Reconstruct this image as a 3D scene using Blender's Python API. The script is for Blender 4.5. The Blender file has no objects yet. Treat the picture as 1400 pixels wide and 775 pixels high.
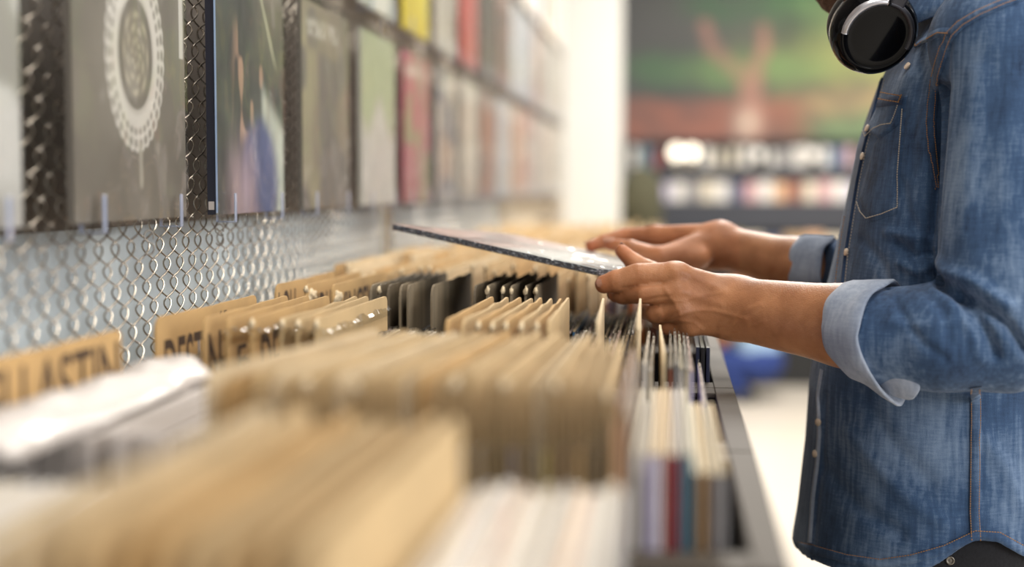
import bpy, bmesh, math, random
import numpy as np
from mathutils import Vector, Matrix
from mathutils.bvhtree import BVHTree

random.seed(7)
rng = np.random.default_rng(7)
S = bpy.context.scene
C = S.collection

# ------------------------------------------------------------------ camera
F_PX = 2000.0                       # focal length for a 1400 px wide frame
PITCH, YAW = math.radians(3.82), math.radians(6.12)
CAM_Z = 1.20
cd = bpy.data.cameras.new('camera'); cam = bpy.data.objects.new('camera', cd); C.objects.link(cam)
cam.location = (0, 0, CAM_Z)
cam.rotation_euler = (math.radians(90) - PITCH, 0, YAW)
cd.sensor_width = 36.0; cd.lens = F_PX / 1400 * 36.0
cd.clip_start = 0.05; cd.clip_end = 60
cd.dof.use_dof = True; cd.dof.focus_distance = 1.72; cd.dof.aperture_fstop = 1.65
S.camera = cam

# ------------------------------------------------------------------ world, lamps, exposure
W = bpy.data.worlds.new('shop_air'); S.world = W; W.use_nodes = True
W.node_tree.nodes['Background'].inputs[0].default_value = (1.0, 0.96, 0.90, 1)
W.node_tree.nodes['Background'].inputs[1].default_value = 0.50
def area(name, loc, rot, size, size_y, power, col=(1, 0.95, 0.87)):
    l = bpy.data.lights.new(name, 'AREA'); l.shape = 'RECTANGLE'; l.size = size; l.size_y = size_y
    l.energy = power; l.color = col
    o = bpy.data.objects.new(name, l); C.objects.link(o); o.location = loc; o.rotation_euler = rot
    return o
area('ceiling_light', (0.35, 1.2, 2.95), (0, 0, 0), 0.5, 1.5, 17)
area('ceiling_light', (0.35, 3.7, 2.95), (0, 0, 0), 0.5, 1.5, 48)
area('ceiling_light', (0.45, 5.9, 2.95), (0, 0, 0), 0.6, 1.8, 82)  # extra overhead lamp, added to brighten the far hanging sleeves
area('ceiling_light', (1.6, 2.2, 2.95), (0, 0, 0), 0.5, 1.5, 30)
area('ceiling_light', (1.2, 7.2, 2.95), (0, 0, 0), 1.6, 1.6, 55)
area('rear_fill_light', (2.6, -0.6, 1.9), (math.radians(68), 0, math.radians(48)), 1.6, 1.4, 46, (0.95, 0.97, 1.0))  # unseen fill behind the camera, raised to brighten the low wall
area('wall_fill_light', (3.7, 3.2, 1.75), (math.radians(90), 0, math.radians(90)), 3.0, 1.8, 40, (0.97, 0.98, 1.0))  # added fill with no known window, lifts the wall and sleeves
S.view_settings.view_transform = 'Standard'; S.view_settings.look = 'None'
S.view_settings.exposure = 0.35; S.view_settings.gamma = 1.0; S.view_settings.use_curve_mapping = False
S.cycles.use_denoising = True
S.cycles.max_bounces = 8; S.cycles.transparent_max_bounces = 48

# ------------------------------------------------------------------ measuring: a pixel and a distance give a place in the shop
_F = Vector((-math.sin(YAW) * math.cos(PITCH), math.cos(YAW) * math.cos(PITCH), -math.sin(PITCH)))
_R = Vector((math.cos(YAW), math.sin(YAW), 0)); _U = _R.cross(_F)
CAM = Vector((0, 0, CAM_Z))
def ray(px, py): return (_F + _R * ((px - 700) / F_PX) + _U * ((387.5 - py) / F_PX))
def P(px, py, d):
    r = ray(px, py); return CAM + r * (d / r.y)
def to_px(v):                       # (n,3) array -> px, py
    q = v - np.array(CAM); f = q @ np.array(_F)
    return 700 + F_PX * (q @ np.array(_R)) / f, 387.5 - F_PX * (q @ np.array(_U)) / f

# ------------------------------------------------------------------ materials
def lin(c):
    return tuple((x / 12.92 if x <= 0.04045 else ((x + 0.055) / 1.055) ** 2.4) for x in (v / 255 for v in c))
def new_mat(name):
    m = bpy.data.materials.new(name); m.use_nodes = True
    return m, m.node_tree, m.node_tree.nodes['Principled BSDF']
def simple(name, rgb, rough=0.6, metal=0.0, noise=0.0, nscale=30, bump=0.0, stretch=(1, 1, 1), coat=0.0, spec=0.5, sub=0.0):
    m, nt, b = new_mat(name); c = lin(rgb)
    b.inputs['Roughness'].default_value = rough; b.inputs['Metallic'].default_value = metal
    b.inputs['Coat Weight'].default_value = coat; b.inputs['Specular IOR Level'].default_value = spec
    b.inputs['Coat Roughness'].default_value = 0.08
    if sub: b.inputs['Subsurface Weight'].default_value = sub; b.inputs['Subsurface Radius'].default_value = (0.012, 0.005, 0.003); b.inputs['Subsurface Scale'].default_value = 0.5
    if noise > 0 or bump > 0:
        tc = nt.nodes.new('ShaderNodeTexCoord'); mp = nt.nodes.new('ShaderNodeMapping'); mp.inputs['Scale'].default_value = stretch
        n = nt.nodes.new('ShaderNodeTexNoise'); n.inputs['Scale'].default_value = nscale; n.inputs['Detail'].default_value = 5
        nt.links.new(tc.outputs['Object'], mp.inputs[0]); nt.links.new(mp.outputs[0], n.inputs['Vector'])
        if noise > 0:
            r = nt.nodes.new('ShaderNodeValToRGB')
            r.color_ramp.elements[0].position = 0.3; r.color_ramp.elements[1].position = 0.7
            r.color_ramp.elements[0].color = (*[x * (1 - noise) for x in c], 1)
            r.color_ramp.elements[1].color = (*[min(1, x * (1 + noise)) for x in c], 1)
            nt.links.new(n.outputs[0], r.inputs[0]); nt.links.new(r.outputs[0], b.inputs['Base Color'])
        else: b.inputs['Base Color'].default_value = (*c, 1)
        if bump > 0:
            bp = nt.nodes.new('ShaderNodeBump'); bp.inputs['Strength'].default_value = bump; bp.inputs['Distance'].default_value = 0.002
            nt.links.new(n.outputs[0], bp.inputs['Height']); nt.links.new(bp.outputs[0], b.inputs['Normal'])
    else: b.inputs['Base Color'].default_value = (*c, 1)
    return m
def vcol_mat(name, rough=0.45, coat=0.0, bump=0.0, bscale=8):
    m, nt, b = new_mat(name)
    a = nt.nodes.new('ShaderNodeVertexColor'); a.layer_name = 'Col'
    nt.links.new(a.outputs[0], b.inputs['Base Color'])
    b.inputs['Roughness'].default_value = rough; b.inputs['Coat Weight'].default_value = coat; b.inputs['Coat Roughness'].default_value = 0.12
    return m
def clear_mat(name, tint=(1, 1, 1), gloss=0.14, rough=0.06, bump=0.0, bscale=9):
    m = bpy.data.materials.new(name); m.use_nodes = True; nt = m.node_tree; nt.nodes.clear()
    o = nt.nodes.new('ShaderNodeOutputMaterial'); t = nt.nodes.new('ShaderNodeBsdfTransparent'); g = nt.nodes.new('ShaderNodeBsdfGlossy')
    mx = nt.nodes.new('ShaderNodeMixShader'); lw = nt.nodes.new('ShaderNodeLayerWeight'); lw.inputs['Blend'].default_value = 0.25
    ma = nt.nodes.new('ShaderNodeMath'); ma.operation = 'MULTIPLY_ADD'; ma.inputs[1].default_value = 0.5; ma.inputs[2].default_value = gloss; ma.use_clamp = True
    t.inputs[0].default_value = (*tint, 1); g.inputs['Roughness'].default_value = rough
    nt.links.new(lw.outputs['Fresnel'], ma.inputs[0]); nt.links.new(ma.outputs[0], mx.inputs[0])
    nt.links.new(t.outputs[0], mx.inputs[1]); nt.links.new(g.outputs[0], mx.inputs[2]); nt.links.new(mx.outputs[0], o.inputs[0])
    if bump:
        tc = nt.nodes.new('ShaderNodeTexCoord'); n = nt.nodes.new('ShaderNodeTexNoise'); n.inputs['Scale'].default_value = bscale; n.inputs['Detail'].default_value = 1.5
        bp = nt.nodes.new('ShaderNodeBump'); bp.inputs['Strength'].default_value = bump; bp.inputs['Distance'].default_value = 0.02
        nt.links.new(tc.outputs['Object'], n.inputs['Vector']); nt.links.new(n.outputs[0], bp.inputs['Height']); nt.links.new(bp.outputs[0], g.inputs['Normal'])
    return m
def glow(name, rgb, s):
    m = bpy.data.materials.new(name); m.use_nodes = True; nt = m.node_tree; nt.nodes.clear()
    o = nt.nodes.new('ShaderNodeOutputMaterial'); e = nt.nodes.new('ShaderNodeEmission'); e.inputs[0].default_value = (*lin(rgb), 1); e.inputs[1].default_value = s
    nt.links.new(e.outputs[0], o.inputs[0]); return m
def denim(name, dark, mid, pale, weave=900):
    m, nt, b = new_mat(name); N = nt.nodes; L = nt.links
    tc = N.new('ShaderNodeTexCoord')
    def noise(scale, st, det=4, rough=0.55):
        mp = N.new('ShaderNodeMapping'); mp.inputs['Scale'].default_value = st
        n = N.new('ShaderNodeTexNoise'); n.inputs['Scale'].default_value = scale; n.inputs['Detail'].default_value = det; n.inputs['Roughness'].default_value = rough
        L.new(tc.outputs['Object'], mp.inputs[0]); L.new(mp.outputs[0], n.inputs['Vector']); return n.outputs[0]
    fade = noise(9, (1, 1, 0.6), 5); streak = noise(160, (1, 1, 0.09), 3); weft = noise(420, (0.15, 0.15, 1), 2); fine = noise(1400, (1, 1, 1), 1)
    def mix(a, fa, c, fc):
        x = N.new('ShaderNodeMath'); x.operation = 'MULTIPLY'; x.inputs[1].default_value = fa; L.new(a, x.inputs[0])
        y = N.new('ShaderNodeMath'); y.operation = 'MULTIPLY_ADD'; y.inputs[1].default_value = fc; L.new(c, y.inputs[0]); L.new(x.outputs[0], y.inputs[2]); return y.outputs[0]
    v = mix(mix(mix(fade, 0.85, streak, 0.34), 1.0, weft, 0.14), 1.0, fine, 0.14)
    r = N.new('ShaderNodeValToRGB'); e = r.color_ramp.elements
    e[0].position = 0.52; e[0].color = (*lin(dark), 1); e[1].position = 0.95; e[1].color = (*lin(pale), 1)
    k = e.new(0.72); k.color = (*lin(mid), 1)
    L.new(v, r.inputs[0]); L.new(r.outputs[0], b.inputs['Base Color'])
    bp = N.new('ShaderNodeBump'); bp.inputs['Strength'].default_value = 0.35; bp.inputs['Distance'].default_value = 0.001
    L.new(mix(streak, 1.0, fine, 0.8), bp.inputs['Height']); L.new(bp.outputs[0], b.inputs['Normal'])
    b.inputs['Roughness'].default_value = 0.85; b.inputs['Specular IOR Level'].default_value = 0.15
    b.inputs['Sheen Weight'].default_value = 0.15
    return m

M = {
 'card': simple('tan_card', (194, 166, 122), 0.8, noise=0.10, nscale=14, bump=0.2),
 'card_b': simple('honey_card', (190, 154, 102), 0.8, noise=0.12, nscale=14, bump=0.2),
 'card_c': simple('pale_card', (206, 184, 148), 0.8, noise=0.10, nscale=12, bump=0.2),
 'card_dark': simple('dark_card', (136, 121, 98), 0.75, noise=0.30, nscale=60, stretch=(1, 1, 0.06), bump=0.3),
 'card_black': simple('black_card', (104, 91, 72), 0.6, noise=0.30, nscale=60, stretch=(1, 1, 0.06), bump=0.3),
 'fray': simple('frayed_pulp', (216, 196, 162), 0.9, noise=0.15, nscale=300, bump=0.8),
 'ink': simple('brown_ink', (66, 46, 30), 0.7),
 'rack': simple('taupe_powder_coat', (78, 71, 63), 0.6, spec=0.2, noise=0.06, nscale=60, bump=0.05),
 'rack_in': simple('black_rack_inside', (24, 23, 24), 0.6),
 'white_sleeve': simple('white_paper_sleeve', (202, 193, 187), 0.55, coat=0.3, noise=0.05, nscale=20, bump=0.4),
 'steel': simple('galvanised_wire', (192, 182, 168), 0.26, metal=1.0),
 'steel_s': simple('hook_steel', (130, 124, 116), 0.35, metal=1.0),
 'wall_low': simple('pale_blue_grey_panel', (222, 232, 237), 0.35, noise=0.09, nscale=5, stretch=(1, 8, 0.5)),
 'wall_up': simple('dark_reflection_panel', (108, 99, 92), 0.4, noise=0.15, nscale=2.5),
 'wall_haze': simple('hazed_umber_panel', (150, 142, 133), 0.5, noise=0.1, nscale=2.5),
 'tanwall': simple('tan_board', (205, 184, 150), 0.7, noise=0.06, nscale=4),
 'pillar': simple('white_pillar_paint', (206, 205, 200), 0.6, noise=0.02, nscale=3),
 'floor': simple('cream_floor', (206, 197, 184), 0.35, noise=0.03, nscale=1.5),
 'floorline': simple('floor_joint', (205, 194, 178), 0.6),
 'backwall': simple('grey_back_wall', (90, 92, 92), 0.7, noise=0.05, nscale=2),
 'charcoal': simple('charcoal_laminate', (52, 54, 62), 0.5, noise=0.06, nscale=6),
 'black': simple('black_plinth', (28, 28, 28), 0.6, noise=0.1, nscale=8),
 'plastic': clear_mat('wavy_clear_sleeve', (0.95, 0.95, 0.94), 0.06, 0.10, bump=1.0, bscale=7),
 'plastic_wavy': clear_mat('very_wavy_clear_sleeve', (0.97, 0.97, 0.96), 0.11, 0.12, bump=0.6, bscale=11),
 'film': clear_mat('clear_film', (0.98, 0.99, 0.99), 0.10, 0.12, bump=0.5, bscale=30),
 'acrylic': simple('blue_edge_acrylic', (158, 166, 188), 0.12, coat=1.0),
 'cover': vcol_mat('printed_cover', 0.4, 0.25),
 'mural': vcol_mat('painted_mural', 0.8),
 'skin': None,
}
def skin_mat():
    m, nt, b = new_mat('tanned_skin'); N = nt.nodes; L = nt.links
    tc = N.new('ShaderNodeTexCoord')
    n = N.new('ShaderNodeTexNoise'); n.inputs['Scale'].default_value = 28; n.inputs['Detail'].default_value = 6
    r = N.new('ShaderNodeValToRGB'); e = r.color_ramp.elements
    e[0].position = 0.3; e[0].color = (*lin((150, 98, 64)), 1); e[1].position = 0.72; e[1].color = (*lin((190, 134, 94)), 1)
    a = N.new('ShaderNodeVertexColor'); a.layer_name = 'Col'
    mx = N.new('ShaderNodeMix'); mx.data_type = 'RGBA'; mx.blend_type = 'MULTIPLY'; mx.inputs[0].default_value = 1
    L.new(tc.outputs['Object'], n.inputs['Vector']); L.new(n.outputs[0], r.inputs[0])
    L.new(r.outputs[0], mx.inputs[6]); L.new(a.outputs[0], mx.inputs[7]); L.new(mx.outputs[2], b.inputs['Base Color'])
    n2 = N.new('ShaderNodeTexVoronoi'); n2.inputs['Scale'].default_value = 520
    n3 = N.new('ShaderNodeTexNoise'); n3.inputs['Scale'].default_value = 240; n3.inputs['Detail'].default_value = 4
    ad = N.new('ShaderNodeMath'); ad.operation = 'ADD'
    L.new(tc.outputs['Object'], n2.inputs['Vector']); L.new(tc.outputs['Object'], n3.inputs['Vector']); L.new(n2.outputs[0], ad.inputs[0]); L.new(n3.outputs[0], ad.inputs[1])
    bp = N.new('ShaderNodeBump'); bp.inputs['Strength'].default_value = 0.22; bp.inputs['Distance'].default_value = 0.0009
    L.new(ad.outputs[0], bp.inputs['Height']); L.new(bp.outputs[0], b.inputs['Normal'])
    b.inputs['Roughness'].default_value = 0.48; b.inputs['Specular IOR Level'].default_value = 0.4
    b.inputs['Subsurface Weight'].default_value = 0.18; b.inputs['Subsurface Radius'].default_value = (0.010, 0.004, 0.002); b.inputs['Subsurface Scale'].default_value = 0.6
    return m
M['skin'] = skin_mat()

# ------------------------------------------------------------------ object helpers
def link(name, me, mat=None, parent=None, smooth=False):
    o = bpy.data.objects.new(name, me); C.objects.link(o)
    if mat is not None and not me.materials: me.materials.append(mat)
    if parent is not None: o.parent = parent
    if smooth: me.polygons.foreach_set('use_smooth', [True] * len(me.polygons))
    return o
def tag(o, label, cat, group=None, kind=None):
    if label: o['label'] = label
    if cat: o['category'] = cat
    if group: o['group'] = group
    if kind: o['kind'] = kind
    return o
def empty(name, loc=(0, 0, 0), rz=0.0):
    o = bpy.data.objects.new(name, None); C.objects.link(o); o.location = loc; o.rotation_euler = (0, 0, rz); o.empty_display_size = 0.05
    return o
def bm_mesh(bm, name):
    me = bpy.data.meshes.new(name); bm.to_mesh(me); bm.free(); return me
def pyd(name, v, f):
    me = bpy.data.meshes.new(name); me.from_pydata([tuple(x) for x in v], [], [tuple(x) for x in f]); me.update(); return me
def add_box(bm, lo, hi, bevel=0.0):
    b2 = bmesh.new(); bmesh.ops.create_cube(b2, size=1)
    lo = Vector(lo); hi = Vector(hi)
    for v in b2.verts: v.co = Vector(((lo[i] + hi[i]) / 2 + v.co[i] * (hi[i] - lo[i])) for i in range(3))
    if bevel: bmesh.ops.bevel(b2, geom=b2.edges[:], offset=bevel, segments=2, affect='EDGES', profile=0.5)
    t = bpy.data.meshes.new('t'); b2.to_mesh(t); b2.free(); bm.from_mesh(t); bpy.data.meshes.remove(t)
def box(name, lo, hi, mat, parent=None, bevel=0.0):
    bm = bmesh.new(); add_box(bm, lo, hi, bevel); return link(name, bm_mesh(bm, name), mat, parent)
def tube_data(pts, rad, sides=6, caps=True):
    pts = [Vector(p) for p in pts]; n = len(pts)
    rad = [rad] * n if not hasattr(rad, '__len__') else rad
    V = []; Fc = []; prev = None
    for i, p in enumerate(pts):
        t = (pts[min(i + 1, n - 1)] - pts[max(i - 1, 0)]).normalized()
        if prev is None:
            a = Vector((0, 0, 1)) if abs(t.z) < 0.9 else Vector((1, 0, 0)); u = t.cross(a).normalized()
        else:
            u = (prev - t * prev.dot(t)); u = u.normalized() if u.length > 1e-6 else t.orthogonal().normalized()
        prev = u; w = t.cross(u)
        for k in range(sides):
            a = 2 * math.pi * k / sides; V.append(p + (u * math.cos(a) + w * math.sin(a)) * rad[i])
    for i in range(n - 1):
        for k in range(sides):
            a = i * sides + k; b = i * sides + (k + 1) % sides; Fc.append((a, b, b + sides, a + sides))
    if caps: Fc.append(tuple(range(sides))[::-1]); Fc.append(tuple((n - 1) * sides + k for k in range(sides)))
    return V, Fc
def tube(name, pts, rad, mat, parent=None, sides=8):
    v, f = tube_data(pts, rad, sides); return link(name, pyd(name, v, f), mat, parent, True)
def lathe(name, prof, mat, parent=None, n=48, M4=None):       # profile (r, h) about local z
    V = []; Fc = []
    for r, h in prof:
        for k in range(n):
            a = 2 * math.pi * k / n; V.append(Vector((r * math.cos(a), r * math.sin(a), h)))
    for i in range(len(prof) - 1):
        for k in range(n):
            a = i * n + k; b = i * n + (k + 1) % n; Fc.append((a, b, b + n, a + n))
    Fc.append(tuple(range(n))[::-1]); Fc.append(tuple((len(prof) - 1) * n + k for k in range(n)))
    if M4 is not None: V = [M4 @ v for v in V]
    o = link(name, pyd(name, V, Fc), mat, parent, True)
    return o
def lettering(text, y0, z0, h, w, x, mat, parent, name='lettering', normal=1):     # flat letters standing on a +x facing board
    cu = bpy.data.curves.new('t', 'FONT'); cu.body = text; cu.size = 1.0; cu.offset = 0.012
    to = bpy.data.objects.new('t', cu); C.objects.link(to); bpy.context.view_layer.update()
    me = bpy.data.meshes.new_from_object(to.evaluated_get(bpy.context.evaluated_depsgraph_get()))
    bpy.data.objects.remove(to); bpy.data.curves.remove(cu)
    n = len(me.vertices); a = np.zeros(n * 3, 'f'); me.vertices.foreach_get('co', a); a = a.reshape(-1, 3)
    lo = a.min(0); hi = a.max(0); q = (a - lo) / np.maximum(hi - lo, 1e-6)
    out = np.stack([np.full(n, x), y0 + q[:, 0] * w, z0 + q[:, 1] * h], 1).astype('f')
    me.vertices.foreach_set('co', out.ravel()); me.update(); me.materials.clear()
    return link(name, me, mat, parent)
def paint(me, fn):                                                      # flat print: colour per vertex
    n = len(me.vertices); a = np.zeros(n * 3, 'f'); me.vertices.foreach_get('co', a); c = fn(a.reshape(-1, 3))
    ca = me.color_attributes.new('Col', 'FLOAT_COLOR', 'POINT')
    full = np.ones((n, 4), 'f'); full[:, :3] = c; ca.data.foreach_set('color', full.ravel())
_perm = rng.random((64, 64, 64)).astype('f')
def vnoise(p):                                                          # smooth value noise, (n,3) -> n in 0..1
    i = np.floor(p).astype(int); f = p - i; f = f * f * (3 - 2 * f); i = i % 64; j = (i + 1) % 64
    r = 0
    for a in (0, 1):
        for b in (0, 1):
            for c in (0, 1):
                X = (j if a else i)[:, 0]; Y = (j if b else i)[:, 1]; Z = (j if c else i)[:, 2]
                w = (f[:, 0] if a else 1 - f[:, 0]) * (f[:, 1] if b else 1 - f[:, 1]) * (f[:, 2] if c else 1 - f[:, 2])
                r = r + w * _perm[X, Y, Z]
    return r
def linc(*c): return np.array(lin(c))

# ================================================================== THE ROOM
RX = 6.0; Y_BACK = 9.6
def structure(o): o['kind'] = 'structure'; return o
WX = -0.655
fl = structure(box('floor', (WX - 0.1, -2.5, -0.1), (RX, Y_BACK + 0.2, 0), M['floor']))
wl = structure(box('wall_left', (WX - 0.12, -2.5, 0), (WX, Y_BACK, 3.1), M['wall_low']))
for k in range(10):                                                      # butt jointed upper panels: dark tone imitates reflection, paler far ones imitate haze
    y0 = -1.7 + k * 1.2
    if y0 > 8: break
    box('wall_panel', (WX, y0 + 0.003, 1.152), (WX + 0.012, min(y0 + 1.197, 9.5), 3.1), M['wall_up' if k < 4 else 'wall_haze'], wl, 0.001)
box('tan_board', (WX, 5.6, 0.0), (WX + 0.02, 8.4, 1.16), M['tanwall'], wl, 0.001)
wb = structure(box('wall_back', (WX - 0.12, Y_BACK, 0), (RX, Y_BACK + 0.2, 3.1), M['backwall']))
box('baseboard', (-0.3, Y_BACK - 0.02, 0), (RX, Y_BACK, 0.1), M['black'], wb)
pl = structure(box('trim_1', (-0.60, 8.0, 0), (-0.262, 8.32, 3.1), M['pillar'], None, 0.006)); pl['label'] = 'white square pillar at the far end of the record wall'

# ================================================================== CHAIN LINK FENCE
FX = -0.575; HW = 0.0225; PZ = 0.046
fence = empty('chain_link_fence', (FX, 0.9, 0.0))
tag(fence, 'galvanised chain link fence fixed along the wall behind the hanging record sleeves', 'fence')
def wire_mesh(phase, per, sides, z0, z1, name):
    n = int((z1 - z0) / PZ * per); pts = []
    for i in range(n + 1):
        z = z0 + i * PZ / per; t = 2 * math.pi * (z / PZ) + phase
        s = math.sin(t); tri = math.asin(0.94 * s) / math.asin(0.94)
        pts.append((0.0055 * math.cos(t), (HW / 2 + 0.0082) * tri, z))
    v, f = tube_data(pts, 0.00108, sides); me = pyd(name, v, f); me.polygons.foreach_set('use_smooth', [True] * len(f)); me.materials.append(M['steel']); return me
hi_w = [wire_mesh(p, 14, 6, 0.90, 1.62, 'wire') for p in (0, math.pi)]
mid_w = [wire_mesh(p, 9, 4, 0.90, 2.2, 'wire') for p in (0, math.pi)]
lo_w = [wire_mesh(p, 6, 3, 0.90, 2.5, 'wire') for p in (0, math.pi)]
y = 0.9; k = 0; far_v = []; far_f = []
while y < 8.0:
    ms = hi_w if y < 2.4 else (mid_w if y < 4 else lo_w)
    if k < 290: o = link('wire', ms[k % 2], None, fence); o.location = (0, y - 0.9, 0)
    else:
        me = ms[k % 2]; b = len(far_v)
        far_v += [(v.co.x, v.co.y + y - 0.9, v.co.z) for v in me.vertices]; far_f += [tuple(i + b for i in p.vertices) for p in me.polygons]
    y += HW; k += 1
o = link('far_wire_mesh', pyd('far_wire_mesh', far_v, far_f), M['steel'], fence); o['kind'] = 'stuff'
tube('bottom_wire', [(0, 0, 0.905), (0, 7.1, 0.905)], 0.002, M['steel'], fence, 6)
tube('top_wire', [(0, 0, 2.5), (0, 7.1, 2.5)], 0.002, M['steel'], fence, 6)
for yy in (0.15, 2.2, 4.3, 6.4):
    tube('fence_post', [(-0.03, yy, 0.02), (-0.03, yy, 2.9)], 0.014, M['steel'], fence, 10)

# ================================================================== HANGING SLEEVES
AX = -0.545; AS = 0.315
def art_grid(n, m, name, x=0.0):
    V = [(x, i / n * AS, j / m * AS) for j in range(m + 1) for i in range(n + 1)]
    Fc = [(j * (n + 1) + i, j * (n + 1) + i + 1, (j + 1) * (n + 1) + i + 1, (j + 1) * (n + 1) + i) for j in range(m) for i in range(n)]
    return pyd(name, V, Fc)
def sm(a, b, x): t = np.clip((x - a) / (b - a), 0, 1); return t * t * (3 - 2 * t)
def mixc(a, b, t): return a * (1 - t[:, None]) + b * t[:, None]
def art_lace(p):
    u = p[:, 1] / AS; v = p[:, 2] / AS
    c = np.tile(linc(126, 119, 110), (len(u), 1)); nz = vnoise(np.stack([u * 5, v * 5, u * 0 + 2], 1))
    c = mixc(c, linc(154, 146, 134), nz * 0.8)
    x = (u - 0.52) / 0.9; y = (v - 0.54) / 1.08; r = np.hypot(x, y); a = np.arctan2(y, x)
    lace = linc(240, 235, 226); edge = 0.285 + 0.012 * np.abs(np.sin(a * 17))
    ring = sm(edge + .006, edge - .004, r) * sm(0.165, 0.175, r)
    holes = (0.5 + 0.5 * np.sin(a * 34)) * (0.5 + 0.5 * np.cos((r - 0.27) * 2 * math.pi / 0.038)) * sm(.215, .235, r)
    c = mixc(c, lace, ring * (1 - 0.8 * np.clip(holes * 2.1, 0, 1)) * 0.9)
    inner = sm(0.17, 0.16, r); c = mixc(c, linc(132, 125, 114), inner)
    pat = (0.5 + 0.5 * np.sin(a * 8 + r * 70)) * (0.5 + 0.5 * np.cos(r * 160))
    c = mixc(c, linc(200, 190, 168), inner * (0.25 + 0.75 * pat) * sm(.15, .12, r))
    c = mixc(c, linc(214, 208, 198), sm(.012, .0, np.abs(r - .178)))
    t = sm(0.022, 0.012, np.abs(u - 0.55 - 0.03 * (0.24 - v))) * sm(0.09, 0.12, v) * sm(0.27, 0.24, v)
    c = mixc(c, linc(196, 190, 176), t * 0.8)
    c = mixc(c, linc(228, 224, 216), ((u > .945) & (u < .985) & (v > .56) & (v < .9)).astype(float))
    return c
def art_figure(p):
    u = p[:, 1] / AS; v = p[:, 2] / AS; n = lambda s, k: vnoise(np.stack([u * s, v * s * 0.5, u * 0 + k], 1))
    c = np.tile(linc(70, 72, 66), (len(u), 1)); c = mixc(c, linc(120, 112, 92), sm(.45, .9, v) * sm(.3, .9, u))
    c = mixc(c, linc(168, 158, 148), sm(.86, 1, v) * .8)
    c = mixc(c, linc(58, 56, 54), sm(.7, .3, u) * sm(.4, .6, v) * .7)
    c = mixc(c, linc(196, 160, 134), sm(.55, .7, n(14, 3)) * sm(.25, .35, v) * sm(.82, .7, v) * sm(.2, .35, u) * sm(.8, .7, u))
    c = mixc(c, linc(206, 212, 198), sm(.0, .06, u - .62 - (.5 - v) * .1) * sm(.62, .5, v + (u - .6) * .5) * .9)
    c = mixc(c, linc(92, 100, 142), sm(.30, .2, np.hypot((u - .62) / 1.1, (v - .12) / 1.1)))
    c = mixc(c, linc(196, 170, 176), sm(.42, .1, v) * sm(.05, .3, u) * sm(.65, .45, u) * .75)
    c = mixc(c, linc(226, 226, 190), sm(.02, .005, np.abs(u - .78 + (v - .75) * .8)) * sm(.6, .68, v) * .8)
    return (c * .88 + .035) * (0.9 + 0.36 * n(20, 9))[:, None]
def art_random(base, second, third, seed):
    def fn(p):
        u = p[:, 1] / AS; v = p[:, 2] / AS; n = lambda s, k: vnoise(np.stack([u * s, v * s, u * 0 + k + seed * 3.7], 1))
        c = np.tile(linc(*base), (len(u), 1)); c = mixc(c, linc(*second), sm(.42, .62, n(3.2, 1)))
        c = mixc(c, linc(*third), sm(.6, .7, n(4.5, 5))); c = mixc(c, linc(236, 230, 220), sm(.05, .03, np.abs(v - .88)) * sm(.1, .12, u) * sm(.8, .7, u) * .7 * (n(40, 8) > .45))
        return c * .86 + linc(214, 208, 200) * .14  # pale haze mixed into every print colour
    return fn
def art_blocks(top, bottom, split=.5):
    def fn(p):
        u = p[:, 1] / AS; v = p[:, 2] / AS; c = np.tile(linc(*bottom), (len(u), 1)); c = mixc(c, linc(*top), sm(split - .08, split + .08, v + .1 * np.sin(u * 9)))
        k = sm(.25, .2, np.hypot(u - .5, (v - .28) * 1.2)); return mixc(c, linc(205, 196, 190), k * .5)
    return fn
clip_me = None
def make_clip():
    bm = bmesh.new()
    add_box(bm, (0.011, -0.004, -0.006), (0.0125, 0.004, 0.030), 0.0005); add_box(bm, (-0.012, -0.004, -0.0062), (0.0125, 0.004, -0.0047), 0.0005)
    add_box(bm, (-0.0125, -0.004, -0.0062), (-0.011, 0.004, 0.022), 0.0005)
    return bm_mesh(bm, 'display_clip')
clip_me = make_clip(); clip_me.materials.append(M['acrylic'])
def s_hook_mesh():
    pts = []
    for i in range(13): a = math.radians(-30 + i * 20); pts.append((0.0, 0.0042 * math.cos(a), 0.0045 + 0.0042 * math.sin(a)))
    for i in range(13): a = math.radians(90 - i * 20); pts.append((0.0, 0.0042 * math.cos(a), -0.0042 + 0.0042 * math.sin(a)))
    v, f = tube_data([(0, y * 1.15, z * 1.35) for x, y, z in pts], 0.0009, 6); me = pyd('s_hook', v, f); me.materials.append(M['steel_s']); return me
hook_me = s_hook_mesh()
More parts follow.
